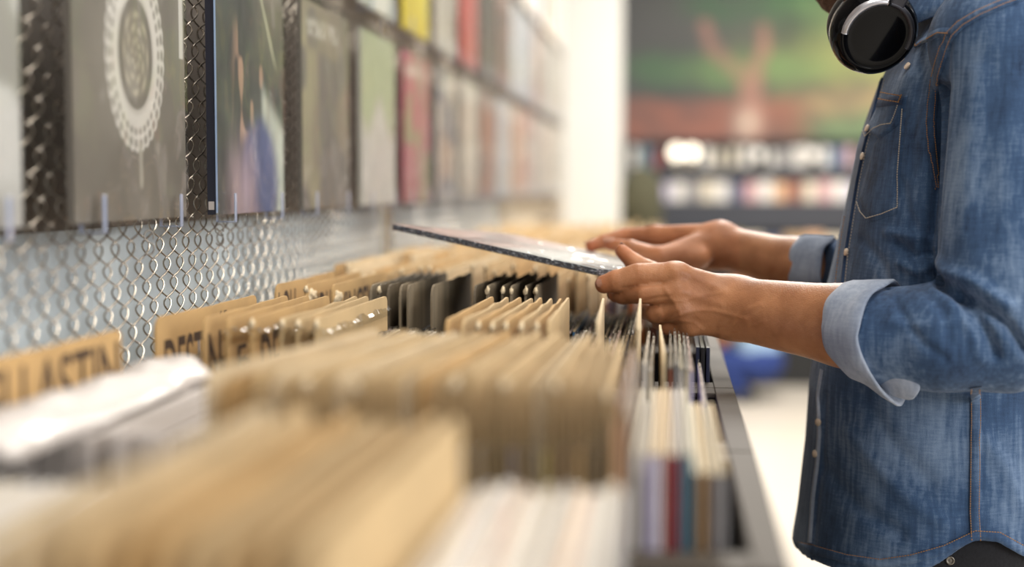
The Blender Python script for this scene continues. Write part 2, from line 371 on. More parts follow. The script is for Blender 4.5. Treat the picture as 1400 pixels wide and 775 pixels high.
def hanging(y0, z0, art, label, group, n=(50, 50), thick=0.006, plastic=True, spine=(70, 74, 80), lean=0.0, clips=True, hooks=False):
    t = empty('album_sleeve', (AX, y0, z0)); t.rotation_euler = (0, lean, 0)
    tag(t, label, 'record', group)
    me = art_grid(n[0], n[1], 'cover', 0.0006); paint(me, art); me.materials.append(M['cover']); link('cover', me, None, t)
    b = box('sleeve_board', (-thick, 0, 0), (0, AS, AS), simple('sleeve_edge', spine, 0.4), t)
    if spine[2] == 58:
        box('spine_line', (.0007, -.0006, .002), (.0012, .006, AS - .002), simple('pale_blue_line', (150, 172, 206), .3), t); box('spine_tag', (-.0085, -.0008, .006), (-.0015, -.0001, .016), M['white_sleeve'], t)
    if plastic:
        N = 24; V = []; Fc = []
        for j in range(N + 1):
            for i in range(N + 1):
                yy = -0.004 + (AS + 0.008) * i / N; zz = -0.003 + (AS + 0.01) * j / N
                e = math.sin(math.pi * i / N) * math.sin(math.pi * j / N)
                V.append((0.0022 + 0.0045 * e * (1 + math.sin(i * .9 + j * .35 + y0 * 9) * .6 + math.sin(j * .8 - i * .5) * .4), yy, zz))
        Fc = [(j * (N + 1) + i, j * (N + 1) + i + 1, (j + 1) * (N + 1) + i + 1, (j + 1) * (N + 1) + i) for j in range(N) for i in range(N)]
        link('plastic_sleeve', pyd('plastic_sleeve', V, Fc), M['plastic_wavy' if n[0] == 170 else 'plastic'], t, True)
    return t
clips = []
def add_clips(y0, z0, where):
    for sd, yy in (('left', 0.047), ('right', AS - 0.047)):
        c = link('display_clip', clip_me, None, None); c.location = (AX - 0.001, y0 + yy, z0 - 0.004); clips.append(c)
        tag(c, sd + ' acrylic clip holding ' + where, 'clip', 'acrylic clips under the hanging sleeves')
Z1, Z2, Z3 = 1.165, 1.525, 1.885
PA = 0.424; YA = 1.298
row1 = [
 ((art_random((215, 214, 210), (190, 188, 184), (160, 158, 150), 1)), 'pale grey album sleeve cut off by the left edge, beside the lace oval sleeve', (50, 50), (215, 215, 212)),
 (art_lace, 'grey album sleeve with a white lace oval medallion in wavy clear plastic', (170, 190), (120, 114, 106)),
 (art_figure, 'album sleeve with a blurred figure in violet cloth and a dark blue spine', (120, 120), (44, 46, 58)),
 (art_random((134, 120, 100), (152, 142, 112), (108, 98, 90), 3), 'olive brown album sleeve third along the lower row, two lamps reflected at its top', (60, 60), (110, 106, 98)),
 (art_blocks((182, 186, 156), (208, 202, 194), .52), 'album sleeve pale green above and cream grey below, left of the magenta one', (50, 50), (190, 190, 180)),
 (art_random((186, 92, 108), (170, 130, 116), (150, 150, 110), 5), 'album sleeve with a magenta spine and a pink and green picture', (50, 50), (176, 36, 92)),
 (art_random((176, 150, 132), (110, 112, 124), (196, 186, 176), 6), 'tan and slate album sleeve just right of the magenta one', (40, 40), (92, 100, 110)),
 (art_random((206, 196, 182), (190, 176, 160), (220, 214, 204), 7), 'cream album sleeve two to the right of the magenta one', (30, 30), (200, 196, 186)),
 (art_random((176, 130, 112), (112, 110, 112), (150, 140, 130), 8), 'terracotta and grey album sleeve, eighth whole one in the lower row', (30, 30), (160, 140, 130)),
 (art_random((206, 206, 210), (180, 180, 190), (214, 208, 200), 9), 'pale lilac grey album sleeve, ninth whole one in the lower row', (20, 20), (210, 210, 214)),
 (art_random((216, 190, 166), (206, 160, 140), (216, 204, 190), 10), 'peach album sleeve, tenth whole one in the lower row', (20, 20), (210, 190, 170)),
 (art_random((196, 150, 140), (214, 200, 190), (160, 150, 150), 11), 'dusty rose album sleeve, eleventh whole one in the lower row', (20, 20), (200, 160, 150)),
 (art_random((190, 180, 176), (214, 206, 200), (140, 140, 150), 12), 'grey and cream album sleeve in the lower row, fourth from the pillar', (20, 20), (170, 166, 164)),
 (art_random((206, 186, 170), (150, 140, 136), (220, 214, 206), 13), 'beige mottled album sleeve in the lower row, third from the pillar', (20, 20), (206, 190, 170)),
 (art_random((214, 208, 200), (196, 170, 156), (170, 170, 170), 14), 'cream and rose album sleeve in the lower row, second from the pillar', (20, 20), (210, 200, 190)),
 (art_random((216, 206, 190), (200, 190, 176), (180, 170, 160), 15), 'pale sand album sleeve in the lower row, last before the pillar', (20, 20), (210, 204, 190)),
]
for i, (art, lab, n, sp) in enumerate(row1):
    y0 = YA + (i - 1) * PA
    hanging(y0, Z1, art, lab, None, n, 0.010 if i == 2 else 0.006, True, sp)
    add_clips(y0, Z1, ['the pale sleeve at the left edge', 'the lace oval sleeve', 'the blurred figure sleeve', 'the olive brown sleeve', 'the pale green and cream sleeve', 'the magenta spined sleeve'][i] if i < 6 else 'the ' + lab.split(',')[0])
row2c = [(3, (176, 150, 134), (120, 130, 150), (190, 186, 180), 'muted pink and slate album sleeve, leftmost in the upper row'),
 (4, (212, 214, 206), (226, 224, 216), (186, 190, 180), 'white album sleeve in the upper row, just left of the yellow one'),
 (5, (226, 206, 40), (214, 190, 30), (226, 214, 90), 'bright yellow album sleeve in the upper row'),
 (6, (196, 188, 176), (206, 200, 190), (170, 160, 150), 'cream album sleeve in the upper row, between yellow and red ones'),
 (7, (190, 74, 74), (206, 120, 112), (200, 90, 86), 'coral red album sleeve in the upper row'),
 (8, (116, 104, 100), (90, 86, 84), (140, 110, 104), 'dark brown album sleeve in the upper row, right of the red one'),
 (9, (140, 128, 120), (170, 120, 110), (100, 96, 98), 'brown and rust album sleeve in the upper row, second right of the red one'),
 (10, (214, 216, 220), (190, 196, 206), (224, 222, 218), 'pale blue white album sleeve in the upper row, third right of the red one'),
 (11, (196, 200, 210), (214, 214, 214), (170, 176, 190), 'ice blue album sleeve in the upper row, fourth right of the red one'),
 (12, (190, 160, 150), (206, 190, 180), (150, 140, 140), 'rosy beige album sleeve in the upper row, fourth from the pillar'),
 (13, (180, 176, 172), (206, 200, 196), (150, 150, 156), 'mid grey album sleeve in the upper row, third from the pillar'),
 (14, (206, 200, 190), (190, 180, 170), (216, 214, 210), 'oatmeal album sleeve in the upper row, second from the pillar'),
 (15, (196, 184, 170), (180, 176, 170), (214, 206, 196), 'sandy album sleeve in the upper row, last before the pillar')]
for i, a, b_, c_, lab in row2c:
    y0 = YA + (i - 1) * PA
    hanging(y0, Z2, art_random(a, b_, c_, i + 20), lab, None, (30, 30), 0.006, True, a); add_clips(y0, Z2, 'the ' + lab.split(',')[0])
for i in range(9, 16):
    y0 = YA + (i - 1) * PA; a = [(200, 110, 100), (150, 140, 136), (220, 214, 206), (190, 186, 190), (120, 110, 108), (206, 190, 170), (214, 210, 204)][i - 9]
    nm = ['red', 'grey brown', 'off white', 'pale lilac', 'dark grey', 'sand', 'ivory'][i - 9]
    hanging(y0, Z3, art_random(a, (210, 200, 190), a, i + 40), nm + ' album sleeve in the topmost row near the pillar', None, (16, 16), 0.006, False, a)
for yy, lab in ((1.548, 'small steel s hook hooked in the fence below the lace oval sleeve'), (1.80, 'small steel s hook in the fence below the blurred figure sleeve')):
    for dz in (0.0,):
        h = link('s_hook', hook_me, None, None); h.location = (FX + 0.010, yy, 1.138 - dz); h.rotation_euler = (0, 0, math.radians(-48)); h.scale = (1.15, 1.15, 1.15); tag(h, lab, 'hook')
# ================================================================== RECORD BINS
XR, XO, XI, XL = 0.078, 0.055, -0.535, -0.555
ZT = 0.96; ZB = 0.712
BIN_Y = [0.505 if i == 0 else 0.535 + 0.42 * i for i in range(11)]                 # near edge of every opening; opening 0.325 deep
OPEN = 0.325
bin_words = ['nearest', 'second nearest', 'third nearest', 'fourth nearest', 'fifth nearest', 'sixth nearest', 'seventh nearest', 'eighth nearest', 'third farthest', 'second farthest', 'farthest']
for i, y in enumerate(BIN_Y):
    a, b = y - 0.0455, y + OPEN + 0.0455
    t = empty('record_bin', (-0.24, a, 0)); tag(t, bin_words[i] + ' taupe metal record bin in the row along the fence, with a black inside', 'bin', 'record bins in one row')
    X0 = 0.24; bm = lambda: bmesh.new()
    m = M['rack']
    def bx(nm, lo, hi, mat=m, bev=0.0012):
        return box(nm, (lo[0] + X0, lo[1] - a, lo[2]), (hi[0] + X0, hi[1] - a, hi[2]), mat, t, bev)
    bx('front_rail', (XO, a, ZT - 0.028), (XR, b, ZT)); bx('back_rail', (XL, a, ZT - 0.028), (XI, b, ZT))
    bx('end_rail', (XI, a, ZT - 0.006), (XO, y, ZT), m, 0.001); bx('end_rail', (XI, y + OPEN, ZT - 0.006), (XO, b, ZT), m, 0.001)
    bx('front_panel', (XO + 0.004, a + .001, 0.05), (XR - 0.002, b - .001, ZT - 0.028), m)
    bx('back_panel', (XL + 0.002, a + .001, 0.05), (XI - 0.004, b - .001, ZT - 0.028), m)
    bx('end_panel', (XI - .004, y - 0.006, ZB - 0.012), (XO + .004, y - 0.001, ZT - 0.006), M['rack_in'], 0); bx('end_panel', (XI - .004, y + OPEN + 0.001, ZB - 0.012), (XO + .004, y + OPEN + 0.006, ZT - 0.006), M['rack_in'], 0)
    bx('bin_floor', (XI - .004, y - 0.001, ZB - 0.012), (XO + .004, y + OPEN + 0.001, ZB), M['rack_in'], 0)
    bx('inner_liner', (XO + 0.0005, y, ZB), (XO + 0.004, y + OPEN, ZT - 0.028), M['rack_in'], 0)
    bx('plinth', (XL + 0.02, a + .001, 0), (XR - 0.02, b - .001, 0.05), M['rack_in'], 0)

# ------------------------------------------------------------------ divider cards
DL = 0.305
def card_mesh(name, mat, h, wear, t=0.0026):
    top = []
    r0, r1 = 0.012 + 0.004 * wear, 0.010
    top += [(0, 0), (0, h - r0)]
    for k in range(1, 5): a = math.pi - k * math.pi / 8; top.append((r0 + r0 * math.cos(a), h - r0 + r0 * math.sin(a)))
    for k in range(1, 6):
        s = k / 6; top.append((r0 + s * (DL - r0 - r1), h - 0.0007 * wear * (1 + math.sin(k * 2.3 + wear))))
    for k in range(0, 4): a = math.pi / 2 - k * math.pi / 8; top.append((DL - r1 + r1 * math.cos(a), h - r1 + r1 * math.sin(a)))
    top += [(DL, 0)]
    n = len(top); V = [(-t / 2, y, z) for y, z in top] + [(t / 2, y, z) for y, z in top]
    Fc = [tuple(range(n)), tuple(range(2 * n - 1, n - 1, -1))] + [(i, i + n, (i + 1) % n + n, (i + 1) % n) for i in range(n)]
    me = pyd(name, V, Fc); me.materials.append(mat); return me
CH = 1.071 - ZB
cards = {}
for key in ('card', 'card_b', 'card_c', 'card_dark', 'card_black'):
    cards[key] = [card_mesh('divider_card', M[key], CH, w) for w in (0.4, 1.0, 1.8)]
def fray_mesh(k):
    bm = bmesh.new(); bmesh.ops.create_icosphere(bm, subdivisions=2, radius=1)
    for v in bm.verts:
        n = vnoise(np.array([[v.co.x * 2 + k * 7 + 20, v.co.y * 2 + 20, v.co.z * 2 + 20]]))[0]
        s = 0.55 + 0.9 * n; v.co = Vector((v.co.x * 0.0026 * s, v.co.y * 0.0075 * s, v.co.z * 0.0052 * s))
    me = bm_mesh(bm, 'frayed_corner'); me.materials.append(M['fray']); me.polygons.foreach_set('use_smooth', [True] * len(me.polygons)); return me
frays = [fray_mesh(k) for k in range(4)]
n_div = 0
def divider(d0, xn, xf, label, group=None, mat='card', dz=0.0, fray=True, word=None, small=None, tilt=0.0):
    global n_div
    o = link('divider_card', random.choice(cards[mat]), None, None); n_div += 1
    o.scale = (1, 1, (CH + dz) / CH); o.location = (xn, d0, ZB + .0004); o.rotation_euler = (0, tilt, math.atan2(xn - xf, DL))
    tag(o, label, 'divider', group)
    if fray and random.random() < .65:
        c = link('frayed_corner', random.choice(frays), None, o); c.location = (0.0, 0.005, CH - 0.006)
    if word:
        for w, y0, z0, hh, ww in word: lettering(w, y0, CH - z0 - hh, hh, ww, 0.00145, M['ink'], o)
    return o

# ------------------------------------------------------------------ records
def rec_mesh(t, h, mat, name='record_sleeve'):
    bm = bmesh.new(); add_box(bm, (-t / 2, 0, 0), (t / 2, 0.312, h), min(0.0006, t * .3)); me = bm_mesh(bm, name); me.materials.append(mat); return me
rc = {'white': (236, 230, 222), 'cream': (224, 212, 190), 'grey': (150, 146, 146), 'lilac': (196, 188, 214), 'purple': (150, 138, 186), 'red': (160, 50, 48), 'teal': (92, 132, 150),
      'brown': (112, 84, 70), 'rust': (150, 92, 74), 'orange': (226, 138, 72), 'black': (30, 29, 33), 'navy': (36, 44, 74), 'blue': (60, 104, 140), 'peach': (222, 178, 140), 'olive': (150, 138, 74),
      'pink': (214, 170, 170), 'slate': (86, 92, 120), 'tan': (190, 158, 118)}
cn = {'white': 'white', 'cream': 'cream', 'grey': 'grey', 'lilac': 'pale lilac', 'purple': 'purple', 'red': 'dark red', 'teal': 'teal blue', 'brown': 'brown', 'rust': 'rusty brown', 'orange': 'orange', 'black': 'black',
      'navy': 'navy blue', 'blue': 'mid blue', 'peach': 'peach', 'olive': 'olive yellow', 'pink': 'pale pink', 'slate': 'slate blue', 'tan': 'tan'}
rm = {}
for k, c in rc.items():
    mt = simple(k + '_record_sleeve', c, 0.32, noise=0.12, nscale=35, coat=0.5)
    for t in (0.0028, 0.0036, 0.0046): rm[(k, t)] = rec_mesh(t, 0.315, mt)
rm_white = [rec_mesh(t, 0.318, M['white_sleeve']) for t in (0.004, 0.006)]
sl_film = bmesh.new()
n_rec = 0
pedges = [rec_mesh(0.0032, 0.0016, simple('paper_edge_%s' % n_, c_, .7, noise=.1, nscale=80), 'paper_edge') for n_, c_ in (('cream', (222, 208, 182)), ('white', (236, 228, 218)), ('pinkish', (222, 196, 184)), ('tan', (196, 172, 134)), ('grey', (176, 168, 158)))]
def film_mesh():
    V = []; n = 40
    for i in range(n + 1):
        y = -0.003 + 0.318 * i / n; w = 0.0011 * math.sin(i * .62) + .0005 * math.sin(i * 1.9)
        V += [(-0.0016, y, 0.310), (-0.0018, y, 0.316), (w, y, 0.3218 + 0.0010 * math.sin(i * .9)), (0.0018, y, 0.316), (0.0016, y, 0.310)]
    Fc = [(i * 5 + k, i * 5 + k + 1, i * 5 + k + 6, i * 5 + k + 5) for i in range(n) for k in range(4)]
    me = pyd('clear_outer_sleeve', V, Fc); me.materials.append(M['film']); return me
film = film_mesh()
def record(d0, x, col, label, group=None, dz=0.0, tilt=0.0, yaw=0.0, t=None, clear=False):
    global n_rec
    t = t or random.choice((0.0028, 0.0036, 0.0036)); n_rec += 1
    o = link('record_sleeve', rm[(col, t)], None, None)
    o.scale = (1, 1, (.315 + dz) / .315); o.location = (x, d0 + random.uniform(0.001, 0.006), ZB + .0004); o.rotation_euler = (0, tilt * .4, yaw * .5); tag(o, label, 'record', group)
    if clear:
        link('clear_outer_sleeve', film, None, o)
        if d0 > 0.5: pe = link('paper_edge', random.choice(pedges), None, o); pe.location = (0, 0, .3152)
    return o

dY = [y + 0.006 for y in BIN_Y]
Z, A, B, Cc = 0, 1, 2, 3
ordn = ['first', 'second', 'third', 'fourth', 'fifth', 'sixth', 'seventh', 'eighth', 'ninth', 'tenth', 'eleventh', 'twelfth', 'thirteenth', 'fourteenth', 'fifteenth', 'sixteenth', 'seventeenth', 'eighteenth', 'nineteenth', 'twentieth', 'twenty-first', 'twenty-second', 'twenty-third', 'twenty-fourth', 'twenty-fifth', 'twenty-sixth', 'twenty-seventh', 'twenty-eighth', 'twenty-ninth', 'thirtieth']

# --- bin B (in focus), cards placed from the photograph: near x, far x
bx_ = [(-0.500, -0.486, 'tan divider card lettered DESTINY beside the fence, frayed corner', [('DESTINY', 0.02, 0.024, 0.062, 0.19), ('of Four,', 0.165, 0.009, 0.011, 0.075)], 'card_b'),
       (-0.4515, -0.448, 'tan divider card lettered NATE behind the stack of white sleeves, second from the fence', [('NATE', 0.012, 0.016, 0.062, 0.15)], 'card_b'),
       (-0.428, -0.422, 'tan divider card lettered E, clear film on its edge, third from the fence', [('E', 0.03, 0.03, 0.03, 0.03)], 'card_b'),
       (-0.404, -0.398, 'tan divider card lettered DEANE in dark red brown, fourth from the fence', [('DEANE', 0.03, 0.018, 0.06, 0.17)], 'card_b'),
       (-0.374, -0.364, 'tan divider card with a chewed white near corner, fifth from the fence', [('MO', 0.05, 0.014, 0.05, 0.10)], 'card'),
       (-0.358, -0.351, 'tan divider card with torn clear film, sixth from the fence', [('AT', 0.10, 0.012, 0.05, 0.08)], 'card'),
       (-0.340, -0.329, 'plain tan divider card with curling far corner, last before the dark cards', None, 'card')]
for xn, xf, lab, wd, m_ in bx_:
    o = divider(dY[B], xn, xf, lab, None, m_, 0.0, True, wd)
    if wd and wd[0][0] in ('DESTINY', 'NATE'): continue
    v = link('clear_edge_film', film, None, o); v.location = (0, -0.001, CH - 0.333); v.scale = (2.2, 1, 1)
tm = bmesh.new()
for k in range(5): add_box(tm, (0.002 + 0.0008 * k, 0.004 - 0.001 * k, -0.014), (0.0026 + 0.0009 * k, 0.045, 0.003 + 0.002 * math.sin(k * 2)), 0.0002)
me = bm_mesh(tm, 'torn_flap'); me.materials.append(M['fray'])
for xn, xf in ((-0.326, -0.320),):
    pass
eight_n = [-0.2115, -0.1965, -0.1815, -0.168, -0.155, -0.1405, -0.1255, -0.1135]
eight_f = [-0.203, -0.1855, -0.1705, -0.157, -0.1465, -0.1345, -0.1235, -0.115]
for k in range(8):
    divider(dY[B], eight_n[k], eight_f[k], 'sharp tan divider card, %s from left in the row of eight' % ordn[k], 'row of eight sharp tan cards', 'card' if k % 2 else 'card_b', random.uniform(-.001, .001), True)
divider(dY[B], -0.0665, -0.0745, 'tan divider card seen edge on as a spike left of the near hand', None, 'card_c')
divider(dY[B], -0.0285, -0.032, 'tan divider card seen edge on as a spike in front of the near hand', None, 'card_c')
divider(dY[B], -0.0035, -0.0095, 'short pale divider card edge on among the pink records below the wrist', None, 'card_c', -0.030, False)
xs = np.arange(-0.105, 0.026, 0.0049); cc = ['white', 'pink', 'cream', 'grey', 'white', 'orange', 'cream', 'brown', 'grey', 'cream', 'tan', 'white', 'lilac', 'white', 'pink', 'rust', 'grey', 'white', 'cream', 'pink', 'purple', 'brown', 'rust', 'grey', 'white', 'cream', 'lilac']
cnt = {}
for i, x in enumerate(xs):
    if any(a - .0036 < x < b + .0036 for a, b in ((-.0745, -.0665), (-.032, -.0285), (-.0095, -.0035))): continue
    c = cc[i % len(cc)]; cnt[c] = cnt.get(c, 0) + 1
    record(dY[B], x, c, '%s record sleeve, %s of its colour in the sharp block under the hand' % (cn[c], ordn[cnt[c] - 1]), 'records under the near hand', random.uniform(-.003, .003), random.uniform(-.003, .003), random.uniform(-.002, .002), 0.0028, True)
record(dY[B], 0.0345, 'purple', 'low purple record sleeve beside the front rail, catching light', None, -0.033, 0, -0.010, 0.0046, True)
xs = list(np.arange(-0.322, -0.222, 0.0062)); cl = ['white', 'grey', 'white', 'black', 'lilac', 'white', 'black', 'navy', 'white', 'cream', 'brown', 'white', 'grey', 'black', 'white', 'tan', 'black']
cnt = {}
for i, x in enumerate(xs):
    c = cl[i]; cnt[c] = cnt.get(c, 0) + 1
    record(dY[B], x, c, '%s record sleeve, %s of its colour in the gap between tan cards' % (cn[c], ordn[cnt[c] - 1]), 'records in the gap left of the eight cards', random.uniform(-.006, .002), 0, 0, None, True)
for i, x in enumerate([-0.513, -0.476, -0.469, -0.439, -0.416, -0.391, -0.385, -0.3795]):
    record(dY[B], x, ['white', 'white', 'lilac', 'white', 'grey', 'pink', 'white', 'tan'][i], '%s record sleeve, %s from the fence between the lettered cards' % (cn[['white', 'white', 'lilac', 'white', 'grey', 'pink', 'white', 'tan'][i]], ordn[i]), 'records between the lettered cards', -0.004, 0, 0, 0.0028, True)
# chewed paper scraps on the cards
def scrap(loc, s, lab, parent=None):
    bm = bmesh.new(); bmesh.ops.create_icosphere(bm, subdivisions=3, radius=1)
    for v in bm.verts:
        q = v.co.copy(); n = vnoise(np.array([[q.x * 2.2 + 9 + loc[0] * 50, q.y * 2.2 + 9, q.z * 2.2 + 9]]))[0]; n2 = vnoise(np.array([[q.x * 6 + 9, q.y * 6 + 9 + loc[0] * 90, q.z * 6 + 9]]))[0]
        k = 0.45 + 0.8 * n + 0.35 * n2; v.co = Vector((q.x * s[0] * k, q.y * s[1] * k, q.z * s[2] * k))
    o = link('torn_paper', bm_mesh(bm, 'torn_paper'), M['fray'], None, True); o.location = loc; tag(o, lab, 'paper'); return o
q = P(438, 449, 1.452); scrap(q, (0.004, 0.022, 0.012), 'crumpled torn paper tab on the near corner of the plain tan card')
q = P(426, 404, 1.83); scrap(q, (0.004, 0.020, 0.008), 'crumpled torn paper tab between two tan cards beside the fence')
q = P(462, 406, 1.83); scrap(q, (0.004, 0.024, 0.009), 'larger torn paper tab beside the black lettered tan card')
q = P(228, 487, 1.30)

# --- bin A: white sleeves by the fence, blurred cards, coloured records by the rail
o = divider(dY[A], -0.5015, -0.4905, 'tan divider card with big brown letters ending STIN, left edge of the photo', None, 'card_b', 0.0, False, [('CELLASTIN', 0.012, 0.009, 0.050, 0.285)])
for i in range(15):
    x = -0.478 + i * 0.0112; k = i / 14
    o = link('white_record_sleeve', rm_white[i % 2], None, None); n_rec += 1
    o.location = (x, dY[A] + random.uniform(0, .006), ZB + .0004); o.scale = (1, 1, 1.0 if i < 7 else .995 + random.uniform(-.01, .005)); o.rotation_euler = (0, 0, -.004)
    tag(o, 'white paper record sleeve, %s from the fence in the blurred white stack at left' % ordn[i], 'record', 'white sleeves in the second nearest bin')
def fold(pts, name, lab):                                            # loose white plastic bags bulging over the stack
    pass
def bag(name, cx, y0, y1, z, w, lab, seed):
    n, m = 26, 10; V = []
    for i in range(n + 1):
        y = y0 + (y1 - y0) * i / n
        for j in range(m + 1):
            s = j / m - .5; e = 0.5 + vnoise(np.array([[i * .45 + seed, j * .6, seed]]))[0]
            V.append((cx + w * s * (0.8 + .4 * e) , y + 0.004 * math.sin(j + i), z - 0.34 * w * abs(2 * s) ** 1.7 + 0.008 * e))
    Fc = [(i * (m + 1) + j, i * (m + 1) + j + 1, (i + 1) * (m + 1) + j + 1, (i + 1) * (m + 1) + j) for i in range(n) for j in range(m)]
    o = link(name, pyd(name, V, Fc), M['white_sleeve'], None, True)
    s = o.modifiers.new('thickness', 'SOLIDIFY'); s.thickness = 0.0008
    tag(o, lab, 'bag'); return o
bag('paper_bag', -0.440, dY[A] - 0.11, dY[A] + 0.305, 1.0415, 0.060, 'crumpled white paper bag lying over the white sleeves by the fence', 3.1)
na = 25; cnt = {}
for i in range(na):
    f = i / (na - 1); xf = -0.252 + f * (0.252 - 0.041); xn = -0.312 + f * (0.312 - 0.041)
    divider(dY[A], xn, xf, 'blurred tan divider card in the second nearest bin, %s from the left' % ordn[i], 'blurred cards of the second nearest bin', random.choice(['card', 'card', 'card_b', 'card_c']), random.uniform(-.005, .004), i % 3 == 0)
    if i < na - 1:
        g = (i + .5) / (na - 1); gf = -0.252 + g * 0.211; gn = -0.312 + g * 0.271
        c = ['cream', 'tan', 'white', 'brown', 'grey', 'cream', 'tan', 'rust', 'brown', 'cream', 'tan', 'brown', 'olive', 'tan', 'rust', 'white', 'grey', 'black', 'slate', 'navy', 'olive', 'brown', 'tan', 'navy'][i]
        record(dY[A], gn, c, 'blurred %s record sleeve between tan cards, %s gap of the second nearest bin' % (cn[c], ordn[i]), 'records between blurred cards', -.004, 0, math.atan2(gn - gf, DL) * 2, 0.0036, False)
ac = ['peach', 'peach', 'brown', 'olive', 'peach', 'cream', 'tan', 'peach', 'brown', 'peach', 'peach', 'cream', 'tan', 'peach', 'cream']
cnt = {}
for i in range(3):
    x = -0.0345 + i * 0.0042; c = ac[i]; cnt[c] = cnt.get(c, 0) + 1
    record(dY[A], x, c, 'blurred %s record sleeve, %s of its colour left of the lilac ones' % (cn[c], ordn[cnt[c] - 1]), 'blurred peach and tan records', random.uniform(.012, .030), 0, 0, 0.0028, True)
paper_edge = rec_mesh(0.0034, 0.0016, simple('cream_paper_edge', (184, 174, 152), .7), 'paper_edge')
right = [('white', -0.0215), ('grey', -0.0172), ('lilac', -0.0130), ('lilac', -0.0086), ('white', -0.0045), ('red', 0.0002), ('red', 0.0046), ('teal', 0.0096), ('teal', 0.0146), ('brown', 0.0190), ('tan', 0.0232), ('brown', 0.0275), ('grey', 0.0325), ('grey', 0.0375)]
cnt = {}
for c, x in right:
    cnt[c] = cnt.get(c, 0) + 1
    o = record(dY[A], x, c, 'blurred %s record sleeve, %s of its colour in the block beside the rail' % (cn[c], ordn[cnt[c] - 1]), 'blurred records beside the front rail', -0.006 - (0.012 if c in ('brown', 'grey', 'tan') else 0), 0, 0, 0.0036, False)
    pe = link('paper_edge', [paper_edge, pedges[3], pedges[4]][(cnt[c] + len(c)) % 3], None, o); pe.location = (0, 0, .315)
# --- bin Z, nearest and most blurred
for i in range(11):
    f = i / 10; xf = -0.242 + f * (0.242 - 0.118); xn = -0.256 + f * (0.256 - 0.128)
    divider(dY[Z], xn, xf, 'very blurred tan divider card in the nearest bin, %s from the left' % ordn[i], 'blurred cards of the nearest bin', random.choice(['card', 'card', 'card_b', 'card_c', 'card']), random.uniform(-.006, .004), False)
zc = ['cream', 'white', 'grey', 'cream', 'white', 'grey', 'tan', 'white', 'grey', 'cream', 'white', 'grey', 'cream', 'peach', 'white', 'grey', 'cream', 'grey']; cnt = {}
for i in range(18):
    c = zc[i]; cnt[c] = cnt.get(c, 0) + 1
    record(dY[Z], -0.1120 + i * 0.0051, c, 'very blurred %s record sleeve, %s of its colour at the bottom of the photo' % (cn[c], ordn[cnt[c] - 1]), 'blurred pale records at the bottom', random.uniform(-.004, .003), 0, 0, 0.0046, False)
for i in range(24):
    c = ['white', 'cream', 'white', 'white'][i % 4]
    record(dY[Z], -0.515 + i * .0102, c, 'very blurred %s record sleeve, %s from the fence at the lower left' % (cn[c], ordn[i]), 'pale records at the lower left', -.003, 0, 0, 0.0046, False)
# --- bin C
for k, (xn, xf, mt, lab, wd) in enumerate([
    (-0.494, -0.489, 'card_b', 'tan divider card lettered LOU beside the fence', [('LOU', 0.01, 0.010, 0.05, 0.08)]),
    (-0.4555, -0.450, 'card_b', 'tan divider card lettered INDUS, second from the fence in the fourth nearest bin', [('INDUS', 0.02, 0.014, 0.05, 0.13)]),
    (-0.421, -0.412, 'card_b', 'tan divider card with VINCENT in black letters, reddish far end', [('VINCENT', 0.03, 0.012, 0.05, 0.23)]),
    (-0.372, -0.366, 'card_dark', 'dark divider card with pale near corner, first of the three close together', None),
    (-0.362, -0.356, 'card_black', 'dark divider card with pale near corner, second of the three close together', None),
    (-0.350, -0.344, 'card_black', 'dark divider card with pale near corner, third of the three close together', None),
    (-0.3345, -0.334, 'card_dark', 'dark divider card with rounded pale edge, left of a twin pair', None),
    (-0.3245, -0.322, 'card_dark', 'dark divider card with rounded pale edge, right of a twin pair', None),
    (-0.2945, -0.286, 'card_dark', 'broad dark divider card standing alone in the middle of the gap', None),
    (-0.2405, -0.234, 'card_black', 'black divider card behind the tan eight, leftmost, with ragged paper edge', None),
    (-0.2245, -0.219, 'card_dark', 'dark divider card behind the tan eight, second of six', None),
    (-0.2055, -0.199, 'card_black', 'black divider card behind the tan eight, third of six', None),
    (-0.1945, -0.189, 'card_dark', 'dark divider card behind the tan eight, fourth of six', None),
    (-0.1765, -0.171, 'card_black', 'black divider card behind the tan eight, fifth of six', None),
    (-0.1640, -0.160, 'card_dark', 'dark divider card behind the tan eight, sixth of six', None)]):
    divider(dY[Cc], xn, xf, lab, None, mt, 0.004, True, wd)
for i, x in enumerate([-0.483, -0.475, -0.443, -0.436, -0.402, -0.394, -0.386]):
    record(dY[Cc], x, ['cream', 'tan', 'white', 'grey', 'rust', 'cream', 'tan'][i], 'record sleeve in the fourth nearest bin, %s from the fence' % ordn[i], 'records by the fence in the fourth nearest bin', -.006, 0, 0, 0.0028, True)
for i, x in enumerate([-0.315, -0.308, -0.302, -0.280, -0.273, -0.266, -0.258, -0.250]):
    c = ['black', 'brown', 'black', 'navy', 'black', 'white', 'black', 'brown'][i]
    record(dY[Cc], x, c, 'low %s record sleeve, %s from the left among the dark cards' % (cn[c], ordn[i]), 'low records among the dark cards', -.012 - 0.004 * (i % 3), 0, 0, 0.0036, False)
for i, x in enumerate(np.arange(-0.150, -0.040, 0.0056)):
    c = ['black', 'navy', 'black', 'grey', 'black', 'black', 'blue', 'black'][i % 8]
    record(dY[Cc], x, c, 'dark %s record sleeve, %s from the left behind the spikes' % (cn[c], ordn[i]), 'dark records left of the near hand', -0.014 + random.uniform(-.006, .006), random.uniform(-.005, .005), 0, 0.0036, True)
for i, x in enumerate([0.0365, 0.0425, 0.049]):
    record(dY[Cc], x, ['navy', 'black', 'navy'][i], 'dark glossy record sleeve against the rail under the wrist, %s from left' % ordn[i], 'dark sleeves at the rail', -0.0255, 0, 0, 0.0046, False)
